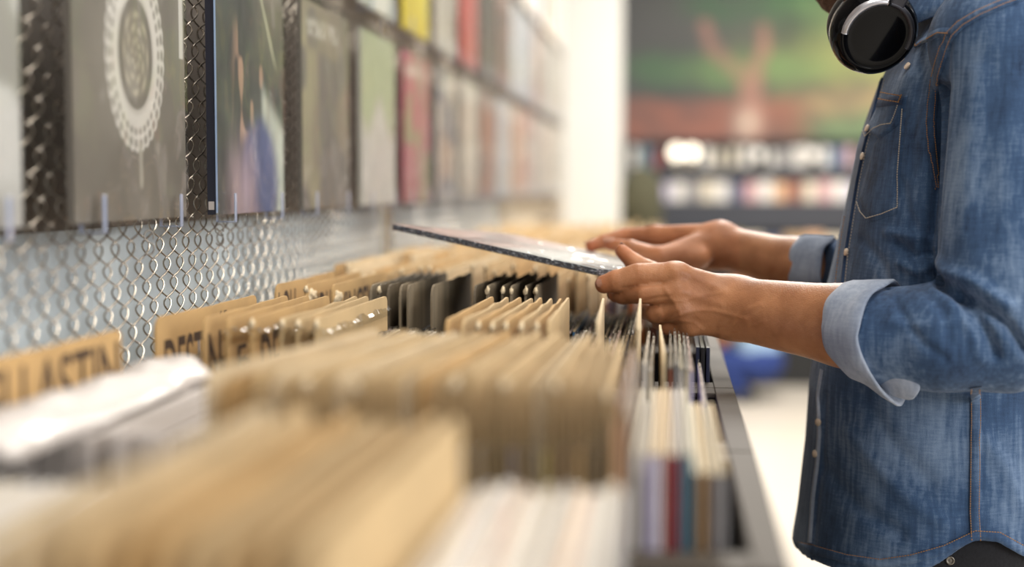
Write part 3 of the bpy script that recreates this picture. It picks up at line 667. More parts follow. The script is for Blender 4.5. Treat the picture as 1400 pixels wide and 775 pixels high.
# --- bins behind
for b in range(4, 11):
    xx = -0.515; i = 0; cap = (-0.10 if b < 6 else -0.02)
    while xx < cap and n_div < 297:
        mt = random.choice(['card', 'card', 'card_b', 'card_c', 'card'])
        divider(dY[b], xx, xx + 0.004, 'tan divider card, %s from the fence in the %s bin' % (ordn[min(i, 29)], bin_words[b]), 'cards of the %s bin' % bin_words[b], mt, random.uniform(-.012, .012), b < 7)
        i += 1; xx += random.uniform(0.011, 0.021) * (1 if b < 6 else 1.25)
    xx = cap + 0.006; i = 0
    while xx < 0.045:
        c = random.choice(['white', 'cream', 'grey', 'pink', 'rust', 'orange', 'tan', 'brown', 'white', 'slate'])
        record(dY[b], xx, c, '%s record sleeve, %s from the cards in the %s bin' % (cn[c], ordn[min(i, 29)], bin_words[b]), 'records of the %s bin' % bin_words[b], random.uniform(-.01, .004), 0, 0, None, b < 5)
        i += 1; xx += random.uniform(0.0075, 0.012)
print('dividers', n_div, 'records', n_rec)

# ================================================================== BACKGROUND
def mural_col(p):
    x = p[:, 0]; z = p[:, 2]; n = lambda s, k: vnoise(np.stack([x * s + 5, z * s + 5, x * 0 + k], 1))
    c = np.tile(linc(74, 75, 80), (len(x), 1)); c = mixc(c, linc(104, 104, 102), n(2.2, 1))
    g = lambda cx, cz, rx, rz, s=1.0: np.exp(-(((x - cx) / rx) ** 2 + ((z - cz) / rz) ** 2) * s)
    wob = n(5, 3)
    for cx, cz, rx, rz, col in ((0.75, 2.38, .30, .12, (92, 140, 92)), (1.05, 2.27, .30, .14, (120, 158, 104)), (0.35, 2.35, .25, .1, (88, 120, 92)), (1.1, 2.0, .45, .16, (168, 180, 110)),
                                (-.05, 1.93, .22, .10, (92, 124, 92)), (.35, 1.92, .22, .1, (120, 150, 100)), (1.35, 2.1, .3, .25, (190, 190, 120)), (0.72, 1.92, .22, .12, (140, 170, 108)), (1.2, 1.72, .5, .1, (206, 176, 130)),
                                (1.5, 1.62, .4, .08, (140, 176, 120)), (1.2, 1.55, .3, .05, (150, 180, 124)), (2.3, 2.2, .5, .4, (110, 150, 96)), (2.9, 1.9, .4, .3, (150, 160, 100))):
        c = mixc(c, linc(*col) * .74 + .03, np.clip(g(cx, cz, rx, rz) * 1.3 * (0.35 + 1.0 * wob) * (.6 + .8 * n(12, 6)), 0, .9))
    red = np.clip(sm(1.80, 1.74, z + .05 * wob) * sm(1.48, 1.52, z) * sm(1.0, .7, x), 0, 1); c = mixc(c, linc(168, 112, 96), red * (0.35 + 0.6 * n(9, 7)))
    seg = lambda ax, az, bx, bz, r: (lambda t: sm(r, r * .35, np.hypot(x - ax - t * (bx - ax), z - az - t * (bz - az))))(np.clip(((x - ax) * (bx - ax) + (z - az) * (bz - az)) / ((bx - ax) ** 2 + (bz - az) ** 2), 0, 1))
    tr = np.maximum.reduce([seg(.50, 1.50, .52, 1.92, .11), seg(.50, 1.86, .27, 2.08, .07), seg(.27, 2.06, .22, 2.22, .06), seg(.52, 1.90, .60, 2.08, .06), seg(.60, 2.06, .585, 2.20, .055)])
    c = mixc(c, linc(190, 140, 126), tr * (.35 + .4 * n(11, 5))); c = mixc(c, linc(226, 206, 186), g(.50, 1.60, .08, .09) * .8)
    return c
nx, nz = 220, 110; V = []
for j in range(nz + 1):
    for i in range(nx + 1): V.append((-0.30 + 3.9 * i / nx, 0, 1.49 + 1.25 * j / nz))
Fc = [(j * (nx + 1) + i, j * (nx + 1) + i + 1, (j + 1) * (nx + 1) + i + 1, (j + 1) * (nx + 1) + i) for j in range(nz) for i in range(nx)]
me = pyd('painted_canvas', V, Fc); paint(me, mural_col); me.materials.append(M['mural'])
mu = empty('wall_mural', (0, 9.53, 0)); link('painted_canvas', me, None, mu); box('backing_board', (-0.31, 0.002, 1.48), (3.61, 0.03, 2.75), M['charcoal'], mu, 0.002)
tag(mu, 'large landscape mural with green foliage, reddish ground and a branching pink trunk', 'painting')

SY = 9.0                                                    # display stand below the mural
st = empty('display_stand', (1.5, SY, 0)); tag(st, 'long charcoal display stand under the mural with two shelves and a black plinth', 'shelf')
def sb(nm, lo, hi, mat, bev=0.003): return box(nm, (lo[0] - 1.5, lo[1] - SY, lo[2]), (hi[0] - 1.5, hi[1] - SY, hi[2]), mat, st, bev)
sb('shelf', (-0.27, SY, 1.285), (3.6, SY + 0.42, 1.315), M['charcoal']); sb('shelf_front', (-0.27, SY - 0.0, 1.245), (3.6, SY + .02, 1.284), M['charcoal'])
sb('shelf', (-0.27, SY - .10, 1.085), (3.6, SY + 0.42, 1.105), M['charcoal']); sb('shelf_front', (-0.27, SY - .12, 0.93), (3.6, SY - .10, 1.105), M['charcoal'])
sb('back_panel', (-0.27, SY + .42, 0.03), (3.6, SY + 0.44, 1.315), M['charcoal']); sb('counter_top', (-0.27, SY - .16, 0.80), (3.6, SY + .42, 0.825), M['charcoal'])
sb('plinth', (-0.27, SY - .14, 0.0), (3.6, SY + .40, 0.80), M['black'])
globe = glow('lamp_globe_glow', (255, 240, 215), 3.2)
for k, (px, d) in enumerate([(925, 9.15), (946, 9.1), (1037, 9.15), (1112, 9.15)]):
    x = P(px, 215, d).x; t = empty('table_lamp', (x, d, 1.316)); tag(t, ['left globe lamp of the touching pair, glowing white on the stand', 'right globe lamp of the touching pair, glowing white on the stand', 'glowing globe lamp below the pink trunk of the mural', 'glowing globe lamp nearest the denim shirt'][k], 'lamp')
    lathe('lamp_base', [(0.035, 0), (0.035, .008), (0.012, .014), (0.012, .05)], M['steel'], t, 20)
    r = [.042, .040, .034, .032][k]; gm = globe if k < 2 else bpy.data.materials.get('soft_globe') or glow('soft_globe', (255, 244, 228), 1.3)
    lathe('globe_shade', [(r * math.sin(a), .05 + r - r * math.cos(a)) for a in np.linspace(.15, math.pi - .02, 14)], gm, t, 24)
tops = [(868, 'white'), (884, 'teal'), (900, 'red'), (966, 'white'), (982, 'cream'), (1003, 'cream'), (1020, 'white'), (1058, 'white'), (1074, 'grey'), (1088, 'white'), (1100, 'white'), (1128, 'white'), (1140, 'blue'), (1150, 'slate'), (1160, 'pink'), (1190, 'white'), (1230, 'cream')]
cnt = {}
for k, (px, c) in enumerate(tops):
    x = P(px, 215, SY + .25).x; cnt[c] = cnt.get(c, 0) + 1; h = random.uniform(.10, .135)
    o = link('display_box', bpy.data.meshes.new('display_box'), None, None); bm = bmesh.new(); add_box(bm, (-.022, -.02, 0), (.022, .03, h), .002); bm.to_mesh(o.data); bm.free()
    o.data.materials.append(rm[(c, 0.0028)].materials[0]); o.location = (x, SY + .25, 1.3165); o.rotation_euler = (0, 0, random.uniform(-.1, .1))
    tag(o, 'small %s box on the top shelf, %s of its colour from the left' % (cn[c], ordn[cnt[c] - 1]), 'box', 'small boxes on the top shelf')
cnt = {}
for k in range(26):
    x = -0.12 + k * 0.088; c = ['white', 'lilac', 'white', 'grey', 'cream', 'white', 'slate', 'pink', 'white', 'peach', 'rust', 'cream', 'pink'][k % 13]; cnt[c] = cnt.get(c, 0) + 1
    o = link('small_record', bpy.data.meshes.new('small_record'), None, None); bm = bmesh.new(); add_box(bm, (-.041, 0, 0), (.041, .02, random.uniform(.105, .13)), .001); bm.to_mesh(o.data); bm.free()
    o.data.materials.append(rm[(c, 0.0028)].materials[0]); o.location = (x, SY + .02, 1.1065); tag(o, '%s record cover on the lower shelf, %s of its colour from left' % (cn[c], ordn[cnt[c] - 1]), 'record', 'records on the lower shelf')
cnt = {}
for k in range(20):
    x = -0.1 + k * 0.12; c = ['slate', 'black', 'navy', 'slate', 'olive', 'cream', 'slate', 'tan', 'peach', 'cream'][k % 10]; cnt[c] = cnt.get(c, 0) + 1
    o = link('magazine', bpy.data.meshes.new('magazine'), None, None); bm = bmesh.new(); add_box(bm, (-.056, -.02, 0), (.056, .02, random.uniform(.07, .1)), .001); bm.to_mesh(o.data); bm.free()
    o.data.materials.append(rm[(c, 0.0028)].materials[0]); o.location = (x, SY - .13, .8265); tag(o, '%s magazine on the display stand counter, %s of its colour from left' % (cn[c], ordn[cnt[c] - 1]), 'magazine', 'magazines on the counter')

# dark olive sack behind the pillar side, standing on the last bin
bm = bmesh.new(); bmesh.ops.create_icosphere(bm, subdivisions=4, radius=1)
for v in bm.verts:
    q = v.co; n = vnoise(np.array([[q.x * 2 + 30, q.y * 2 + 30, q.z * 2 + 30]]))[0]
    f = 0.88 + .22 * n; z = max(q.z, -.75); v.co = Vector((math.copysign(abs(q.x) ** .8, q.x) * .125 * f, math.copysign(abs(q.y) ** .8, q.y) * .11 * f, (z + .75) * .20 * f))
sk = empty('canvas_sack', (-0.155, 8.1, 0.945)); tag(sk, 'dark olive canvas sack on a low cabinet just right of the white pillar', 'bag')
link('sack_body', bm_mesh(bm, 'sack_body'), simple('olive_canvas', (70, 68, 50), 0.9, noise=.2, nscale=20, bump=.3), sk, True)
tube('sack_tie', [(0.035 * math.cos(a), .035 * math.sin(a), .335) for a in np.linspace(0, 6.28, 14)], .006, M['black'], sk)
lc = empty('low_cabinet', (-0.155, 8.1, 0)); tag(lc, 'low charcoal cabinet carrying the olive sack beside the white pillar', 'cabinet')
box('cabinet_body', (-.10, -.16, 0.04), (.16, .16, .925), M['charcoal'], lc, .003); box('cabinet_top', (-.105, -.165, .925), (.165, .165, .944), M['charcoal'], lc, .003); box('cabinet_door', (-.09, -.172, .08), (.15, -.161, .90), M['black'], lc, .002)
# ================================================================== SIGNED DISTANCE MODELLING
def cone(p, a, b, ra, rb):
    a = np.asarray(a, 'f'); ab = np.asarray(b, 'f') - a; q = p - a
    t = q @ ab; t *= np.float32(1 / max(float(ab @ ab), 1e-12)); np.clip(t, 0, 1, out=t)
    q -= t[:, None] * ab; d = np.sqrt(np.einsum('ij,ij->i', q, q)); d -= np.float32(ra) + np.float32(rb - ra) * t; return d
def chain(p, pts, rads):
    d = None
    for i in range(len(pts) - 1):
        e = cone(p, pts[i], pts[i + 1], rads[i], rads[i + 1]); d = e if d is None else np.minimum(d, e)
    return d
def ell(p, c, r, Rm=None):
    q = p - np.asarray(c, 'f')
    if Rm is not None: q = q @ np.asarray(Rm, 'f')
    r = np.asarray(r, 'f'); q /= r; k0 = np.sqrt(np.einsum('ij,ij->i', q, q)); q /= r; k1 = np.sqrt(np.einsum('ij,ij->i', q, q))
    return k0 * (k0 - 1) / np.maximum(k1, 1e-9)
def smin(a, b, k):
    h = np.clip(0.5 + 0.5 * (b - a) / k, 0, 1); return b * (1 - h) + a * h - k * h * (1 - h)
def near_only(p, lo, hi, fn):                     # evaluate fn only in its own box, far away elsewhere
    m = ((p > np.asarray(lo, 'f') - .05) & (p < np.asarray(hi, 'f') + .05)).all(1); out = np.full(len(p), .2, 'f')
    if m.any(): out[m] = fn(p[m])
    return out
def nets(fn_in, lo, hi, h, coarse=6):
    fn = lambda q: fn_in(q.astype('f'))
    lo = np.array(lo, float); hi = np.array(hi, float); n = np.ceil((hi - lo) / h).astype(int); n = (n // coarse + 1) * coarse + 1
    nc = (n - 1) // coarse + 1; H = h * coarse
    g = np.stack(np.meshgrid(*[np.arange(k) for k in nc], indexing='ij'), -1).reshape(-1, 3)
    dc = fn(lo + g * H).reshape(nc)
    vol = np.repeat(np.repeat(np.repeat(dc, coarse, 0), coarse, 1), coarse, 2)[:n[0], :n[1], :n[2]].astype('f')
    near = np.abs(dc) < H * 1.25
    m = near.copy()                                               # coarse nodes touching the surface -> their fine blocks on all sides
    for ax in range(3):
        s = np.zeros_like(m); sl = [slice(None)] * 3; s2 = [slice(None)] * 3; sl[ax] = slice(0, -1); s2[ax] = slice(1, None); s[tuple(sl)] = m[tuple(s2)]; m = m | s
    fm = np.repeat(np.repeat(np.repeat(m, coarse, 0), coarse, 1), coarse, 2)[:n[0], :n[1], :n[2]]
    idx = np.argwhere(fm)
    out = np.empty(len(idx), 'f')
    for s in range(0, len(idx), 400000): out[s:s + 400000] = fn(lo + idx[s:s + 400000] * h)
    vol[idx[:, 0], idx[:, 1], idx[:, 2]] = out
    sg = vol < 0; cnt_ = np.zeros(tuple(n - 1), 'i1')
    for a in (0, 1):
        for b in (0, 1):
            for c in (0, 1): cnt_ += sg[a:n[0] - 1 + a, b:n[1] - 1 + b, c:n[2] - 1 + c]
    act = np.argwhere((cnt_ > 0) & (cnt_ < 8)); corners = [(a, b, c) for a in (0, 1) for b in (0, 1) for c in (0, 1)]
    val = np.stack([vol[act[:, 0] + a, act[:, 1] + b, act[:, 2] + c] for a, b, c in corners], 1)
    acc = np.zeros((len(act), 3)); k = np.zeros(len(act)); co = np.array(corners, float)
    for i in range(8):
        for j in range(i + 1, 8):
            if np.abs(co[i] - co[j]).sum() != 1: continue
            cr = (val[:, i] < 0) != (val[:, j] < 0); t = np.where(cr, val[:, i] / np.where(cr, val[:, i] - val[:, j], 1), 0)
            acc += np.where(cr[:, None], co[i] + t[:, None] * (co[j] - co[i]), 0); k += cr
    V = lo + (act + acc / k[:, None]) * h
    im = np.full(tuple(n - 1), -1, 'i4'); im[act[:, 0], act[:, 1], act[:, 2]] = np.arange(len(act))
    Q = []
    for ax in range(3):
        s1 = [slice(None)] * 3; s0 = [slice(None)] * 3; s0[ax] = slice(0, -1); s1[ax] = slice(1, None)
        e = np.argwhere(sg[tuple(s0)] != sg[tuple(s1)]); b, c = [x for x in range(3) if x != ax]
        e = e[(e[:, b] > 0) & (e[:, c] > 0) & (e[:, b] < n[b] - 1) & (e[:, c] < n[c] - 1)]
        ob = np.zeros(3, int); ob[b] = 1; oc = np.zeros(3, int); oc[c] = 1
        q = np.stack([im[tuple((e - ob - oc).T)], im[tuple((e - oc).T)], im[tuple(e.T)], im[tuple((e - ob).T)]], 1)
        flip = sg[tuple(e.T)] != (ax == 1); q[~flip] = q[~flip][:, ::-1]; Q.append(q)
    Q = np.concatenate(Q); Q = Q[(Q >= 0).all(1)]
    return V, Q
def np_mesh(name, V, Q):
    me = bpy.data.meshes.new(name); me.vertices.add(len(V)); me.vertices.foreach_set('co', V.astype('f').ravel())
    me.loops.add(len(Q) * 4); me.loops.foreach_set('vertex_index', Q.astype('i4').ravel())
    me.polygons.add(len(Q)); me.polygons.foreach_set('loop_start', np.arange(0, len(Q) * 4, 4, dtype='i4')); me.polygons.foreach_set('loop_total', np.full(len(Q), 4, 'i4'))
    me.update(calc_edges=True); me.validate(); me.polygons.foreach_set('use_smooth', [True] * len(me.polygons)); return me
def vnormals(me):
    n = np.zeros(len(me.vertices) * 3, 'f'); me.vertex_normals.foreach_get('vector', n); return n.reshape(-1, 3)
def relief(V, N, lines, d_max, cam=np.array(CAM)):
    """raise (+) or press (-) the surface that faces the camera along lines measured in the photograph; returns the mask too"""
    x, y = to_px(V); view = V - cam; view /= np.linalg.norm(view, axis=1)[:, None]
    ok = ((N * view).sum(1) < -0.05) & (V[:, 1] < d_max)
    off = np.zeros(len(V))
    for pts, amp, w in lines:
        best = np.full(len(V), 1e9)
        for (ax, ay), (bx, by) in zip(pts[:-1], pts[1:]):
            dx, dy = bx - ax, by - ay; t = np.clip(((x - ax) * dx + (y - ay) * dy) / (dx * dx + dy * dy + 1e-9), 0, 1)
            best = np.minimum(best, np.hypot(x - ax - t * dx, y - ay - t * dy))
        off += amp * np.exp(-(best / w) ** 2)
    V[ok] += N[ok] * off[ok][:, None]; return V
T = lambda v: np.array((v.x, v.y, v.z))
def PP(*a): return T(P(*a))

# ------------------------------------------------------------------ the man: skin
man = empty('person', (0.36, 1.92, 0.0)); MO = Vector((0.36, 1.92, 0.0))
tag(man, 'man in a faded blue denim shirt with rolled sleeves browsing records, headphones round his neck', 'person')
nW1, nW2 = PP(1008, 404, 1.80), PP(1004, 440, 1.80); nEl = PP(1368, 460, 1.665); nFa = PP(1160, 446, 1.725); nSh = np.array((0.392, 1.715, 1.365))
fW = PP(985, 334, 2.13); fFa = PP(1095, 367, 2.08); fEl = np.array((0.40, 2.16, 1.055)); fSh = np.array((0.392, 2.125, 1.365))
near_f = [  # index, middle, ring, little: knuckle .. tip
 ([PP(926, 376, 1.792), PP(872, 375, 1.786), PP(843, 384, 1.786), PP(826, 388.5, 1.788)], [.0160, .0138, .0130, .0115]),
 ([PP(926, 398, 1.785), PP(880, 401, 1.782), PP(852, 402, 1.80), PP(843, 402, 1.815)], [.0155, .0130, .0120, .0106]),
 ([PP(930, 422, 1.785), PP(896, 428, 1.792), PP(884, 424, 1.825), PP(886, 416, 1.845)], [.0150, .0128, .0112, .0098]),
 ([PP(944, 443, 1.795), PP(912, 446, 1.803), PP(902, 440, 1.83), PP(904, 432, 1.848)], [.0130, .0108, .0095, .0085])]
near_t = ([PP(975, 398, 1.835), PP(915, 380, 1.852), PP(868, 360, 1.852), PP(850, 343, 1.852)], [.0175, .0130, .0112, .0088])
far_f = [
 ([PP(896, 322, 2.165), PP(853, 322, 2.170), PP(826, 330, 2.163), PP(808, 336.5, 2.155)], [.0145, .0112, .0100, .0085]),
 ([PP(900, 338, 2.185), PP(860, 352, 2.20), PP(838, 366, 2.195), PP(822, 374, 2.185)], [.0140, .0110, .0098, .0085]),
 ([PP(910, 352, 2.195), PP(872, 366, 2.215), PP(850, 380, 2.21), PP(836, 386, 2.20)], [.0135, .0105, .0095, .0082]),
 ([PP(922, 362, 2.195), PP(890, 376, 2.215), PP(872, 384, 2.21), PP(860, 386, 2.20)], [.0125, .0095, .0085, .0076])]
far_t = ([PP(955, 352, 2.10), PP(905, 352, 2.085), PP(862, 339, 2.095), PP(834, 334, 2.115)], [.0170, .0135, .0110, .0085])
HC = np.array((0.238, 1.92, 1.563)); tl = math.radians(20)
fn_ = np.array((-math.cos(tl), 0, -math.sin(tl))); fu = np.array((-math.sin(tl), 0, math.cos(tl)))
HR = np.stack([fn_, np.array((0, 1.0, 0)), fu], 1)         # local axes: forward, side, up
def HP(f, s, u): return HC + fn_ * f + np.array((0, s, 0)) + fu * u
def hand(p, fing, th, w1, w2, k=.007):
    kn = [f[0][0] for f in fing]; d = None
    for i, (q, r) in enumerate(zip(kn, (.0145, .0150, .0145, .0130))):
        e = cone(p, w1 + (w2 - w1) * (i / 3), q, .019, r); d = e if d is None else smin(d, e, .010)
    for i in range(3): d = smin(d, cone(p, kn[i], kn[i + 1], .0125, .0125), .006)
    d = smin(d, cone(p, w1, th[0][1], .018, .0150), .014)
    out = d
    for pts, r in fing: out = np.minimum(out, smin(d, chain(p, pts, r), k))
    out = np.minimum(out, smin(d, chain(p, th[0], th[1]), .009))
    for pts, r in fing + [th]:                                      # knuckle and pad swellings
        out = smin(out, ell(p, pts[2], (r[2] * 1.06,) * 3), .003)
    return out
def skin(p):
    d = near_only(p, (-.12, 1.74, .98), (.13, 1.90, 1.16), lambda q: hand(q, near_f, near_t, nW1, nW2))
    fo = smin(cone(p, (nW1 + nW2) / 2 + np.array((-.01, 0, 0.003)), nFa, .0285, .0440), cone(p, nFa, nEl, .0430, .036), .02)
    fo = smin(fo, cone(p, nEl, nSh, .035, .042), .02)
    fo = smin(fo, cone(p, nW1, nFa + np.array((0, 0, .012)), .021, .034), .012); fo = smin(fo, cone(p, nW2, nFa + np.array((0, 0, -.012)), .021, .034), .012)
    d = smin(d, fo, .016)
    e = near_only(p, (-.15, 2.04, 1.02), (.13, 2.26, 1.16), lambda q: hand(q, far_f, far_t, fW + np.array((0, 0, .012)), fW + np.array((0, 0, -.018))))
    g = smin(cone(p, fW, fFa, .0275, .040), cone(p, fFa, fEl, .040, .046), .02); g = smin(g, cone(p, fEl, fSh, .044, .045), .02)
    e = smin(e, g, .016); d = np.minimum(d, e)
    t = cone(p, (.39, 1.84, 1.32), (.39, 2.00, 1.32), .060, .060); t = smin(t, ell(p, (.36, 1.92, 1.12), (.095, .135, .30)), .06)
    t = smin(t, cone(p, (.385, 1.92, 1.38), (.322, 1.92, 1.50), .056, .055), .03)
    t = smin(t, near_only(p, (.10, 1.80, 1.40), (.40, 2.04, 1.72), head), .018)
    return smin(d, t, .03)
def head(p):
    hd = ell(p, HP(-.012, 0, .012), (.098, .076, .100), HR); hd = smin(hd, ell(p, HP(.032, 0, -.055), (.052, .056, .070), HR), .03)
    hd = smin(hd, ell(p, HP(.058, 0, -.102), (.022, .026, .020), HR), .02)
    hd = smin(hd, ell(p, HP(.078, 0, .032), (.016, .05, .012), HR), .015)                       # brow
    hd = smin(hd, cone(p, HP(.088, 0, .010), HP(.106, 0, -.026), .007, .012), .010); hd = smin(hd, cone(p, HP(.096, -.012, -.028), HP(.096, .012, -.028), .006, .006), .006)
    hd = smin(hd, cone(p, HP(.084, -.020, -.062), HP(.084, .020, -.062), .006, .006), .008); hd = smin(hd, cone(p, HP(.084, -.017, -.071), HP(.084, .017, -.071), .006, .006), .006)
    for s in (-1, 1):
        hd = -smin(-hd, ell(p, HP(.092, s * .032, .010), (.016, .017, .012), HR), .008) if False else np.maximum(hd, -(ell(p, HP(.096, s * .032, .010), (.017, .018, .011), HR)))
        hd = smin(hd, ell(p, HP(-.005, s * .080, -.012), (.018, .008, .030), HR), .006)
        hd = smin(hd, ell(p, HP(.060, s * .040, -.022), (.020, .020, .018), HR), .015)
    return hd
V, Q = nets(skin, (-0.14, 1.60, 0.80), (0.52, 2.28, 1.72), 0.0022, 7)
me = np_mesh('body', V, Q); N = vnormals(me)
veins = [([(1020, 436), (990, 428), (975, 424), (950, 424), (930, 430), (914, 438)], .0013, 2.6), ([(930, 430), (922, 412), (908, 394)], .0010, 2.4), ([(985, 400), (955, 405), (938, 411), (922, 412)], .0010, 2.6),
         ([(1040, 416), (1020, 424), (1000, 440), (985, 446)], .0011, 3.2), ([(960, 450), (948, 440), (930, 438)], .0009, 2.4), ([(985, 458), (1010, 452), (1045, 440)], .0008, 3.0)]
wr = [([(886 + k * 5, 362), (882 + k * 5, 372), (885 + k * 5, 384)], -.0007, 1.1) for k in range(4)] + [([(866 + k * 4, 366), (864 + k * 4, 378)], -.0006, .9) for k in range(2)] + \
     [([(905, 420), (908, 430), (905, 440)], -.0007, 1.3), ([(918, 404), (900, 407), (880, 412)], -.0016, 2.2), ([(925, 428), (905, 437), (890, 442)], -.0010, 2.0), ([(905, 388), (880, 391), (850, 394)], -.0012, 1.8), ([(843, 370), (841, 392)], -.0005, 1.0)]
knuck = [([(918, 366), (924, 371)], .0022, 9), ([(915, 403), (921, 406)], .0016, 8), ([(899, 426), (903, 429)], .0020, 7), ([(935, 372), (990, 398)], .0012, 5), ([(930, 398), (985, 416)], .0010, 5)]
V = relief(V, N, veins + wr + knuck, 1.84)
V += N * ((vnoise(V * 420 + 50) - .5) * .00028)[:, None]
me.vertices.foreach_set('co', V.astype('f').ravel()); me.update()
def skin_col(p):
    c = np.ones((len(p), 3)); x, y = to_px(p); hand_m = ((p[:, 0] < .10) & (p[:, 2] < 1.2))
    tips = np.zeros(len(p))
    for pts, r in near_f + [near_t] + far_f + [far_t]:
        tips = np.maximum(tips, np.exp(-(np.linalg.norm(p - pts[-1], axis=1) / .016) ** 2)); tips = np.maximum(tips, .45 * np.exp(-(np.linalg.norm(p - pts[1], axis=1) / .013) ** 2))
    c = mixc(c, np.array((1.06, .80, .72)), tips * .9)
    farm = (p[:, 1] > 1.99) & hand_m; c[farm] *= np.array((1.04, .97, .99))
    return np.clip(c * (0.93 + 0.14 * vnoise(p * 60 + 30))[:, None], 0, 1.2)
paint(me, skin_col); body = link('body', me, M['skin'], man); body.location = -MO
nail = simple('fingernail', (172, 122, 98), 0.25, coat=.4)
def nail_at(pts, r, side, w=.0062, l=.0075):
    a, b = pts[-2], pts[-1]; ax = (b - a) / np.linalg.norm(b - a); s = side - ax * (side @ ax); s /= np.linalg.norm(s); cr = np.cross(ax, s); Vv = []
    for i in range(7):
        for j in range(9):
            u = (i / 6 - .5) * 2; v = (j / 8 - .5) * 2; rr = r + .0006; an = v * w / r * (1 - .25 * max(0, u) ** 3)
            Vv.append(b + ax * (u * l - .001 * v * v * l / .0075 + .001) + (s * math.cos(an) + cr * math.sin(an)) * rr * (1 - .10 * max(0, u)))
    Ff = [(i * 9 + j, i * 9 + j + 1, (i + 1) * 9 + j + 1, (i + 1) * 9 + j) for i in range(6) for j in range(8)]
    o = link('fingernail', pyd('fingernail', Vv, Ff), nail, body, True); m = o.modifiers.new('thickness', 'SOLIDIFY'); m.thickness = .0005
nail_at(near_f[0][0], .0108, np.array((-.15, -1, .35))); nail_at(near_f[1][0], .0098, np.array((-.6, -.8, -.1))); nail_at(near_t[0], .0083, np.array((-.2, .3, 1.)), .0055)
nail_at(far_f[0][0], .0085, np.array((-.2, .1, 1.))); nail_at(far_t[0], .0085, np.array((-.3, -.3, .9)), .006)
# head parts
beard_m = simple('brown_beard', (86, 62, 46), 0.9, noise=.4, nscale=350, stretch=(1, 1, .25), bump=1.0); hair_m = simple('dark_brown_hair', (58, 42, 32), 0.7, noise=.4, nscale=260, bump=1.0)
def beard(p):
    d = ell(p, HP(.034, 0, -.070), (.056, .062, .062), HR); d = smin(d, ell(p, HP(.060, 0, -.104), (.030, .034, .028), HR), .02); d = np.maximum(d, -(ell(p, HP(.095, 0, -.066), (.02, .024, .009), HR)))
    q = (p - HC) @ HR; d = np.maximum(d, q[:, 2] + .040 - .35 * np.maximum(0, .03 - q[:, 0])); return d + (vnoise(p * 260 + 9) - .5) * .004
V, Q = nets(beard, HC - .17, HC + .15, .003, 5); o = link('beard', np_mesh('beard', V, Q), beard_m, man); o.location = -MO
def hair(p):
    d = ell(p, HP(-.018, 0, .022), (.108, .087, .112), HR); q = (p - HC) @ HR
    d = np.maximum(d, -(q[:, 2] - .052 + .9 * np.minimum(0, q[:, 0] + .0)) if False else np.maximum(q[:, 0] - .045 - .4 * np.maximum(0, q[:, 2] - .03), -(q[:, 2] + .055 + .4 * q[:, 0]) + np.maximum(0, q[:, 0]) * 1.5)); return d + (vnoise(p * 120 + 9) - .5) * .008
V, Q = nets(hair, HC - .17, HC + .17, .004, 5); o = link('hair', np_mesh('hair', V, Q), hair_m, man); o.location = -MO
for s in (-1, 1):
    bm = bmesh.new(); bmesh.ops.create_uvsphere(bm, u_segments=20, v_segments=12, radius=.0118); e = link('eye', bm_mesh(bm, 'eye'), simple('eye_white', (226, 220, 212), .2), man, True); e.location = Vector(HP(.0715, s * .032, .009)) - MO
    bm = bmesh.new(); bmesh.ops.create_uvsphere(bm, u_segments=14, v_segments=8, radius=.0055); k = link('iris', bm_mesh(bm, 'iris'), simple('brown_iris', (60, 38, 24), .15), e, True); k.location = Vector(fn_ * .0075 - fu * .003)
    tube('eyebrow', [Vector(HP(.086, s * .016, .036)) - MO, Vector(HP(.088, s * .032, .041)) - MO, Vector(HP(.078, s * .050, .036)) - MO], [.003, .004, .002], hair_m, man, 6)

# ------------------------------------------------------------------ the shirt
D = denim('washed_denim', (34, 49, 74), (62, 87, 121), (128, 149, 176)); D2 = denim('denim_wrong_side', (112, 122, 142), (140, 150, 168), (176, 184, 198)); DD = denim('dark_denim', (22, 33, 54), (42, 62, 94), (74, 98, 134))
zs = np.array([.70, .78, .867, .94, 1.02, 1.08, 1.18, 1.25, 1.33, 1.37, 1.405, 1.43, 1.46])
xf = np.array([.166, .178, .187, .190, .200, .212, .226, .238, .264, .282, .305, .322, .334])
xb = np.array([.505, .500, .492, .487, .487, .487, .490, .495, .495, .490, .478, .468, .455])
aa = np.array([.200, .196, .188, .183, .184, .186, .190, .192, .190, .178, .150, .115, .085])
CY = 1.92
def zhem(x, y):
    s = (x - .366) / .058; return .742 + .050 * np.exp(-s * s) - .012 * np.clip((.25 - x) / .1, 0, 1)
def torso(p):
    z = np.clip(p[:, 2], .68, 1.46); a = np.interp(z, zs, aa); f = np.interp(z, zs, xf); b = np.interp(z, zs, xb); cx = (f + b) / 2; bb = (b - f) / 2
    n = 2.35; u = np.abs((p[:, 0] - cx) / bb); v = np.abs((p[:, 1] - CY) / a)
    r = (u ** n + v ** n) ** (1 / n); d = (r - 1) * (a * v + bb * u) / np.maximum(u + v, 1e-6)
    d = np.maximum(d, p[:, 2] - 1.455); return d
cuffN_a, cuffN_b = PP(1196, 461, 1.69), PP(1290, 460, 1.66); cuffF_a = PP(1120, 370, 2.065)
elN = nEl + np.array((.004, -.004, .002)); shN = np.array((.376, 1.722, 1.362)); elF = fEl + np.array((.01, .01, 0)); shF = np.array((.385, 2.118, 1.362))
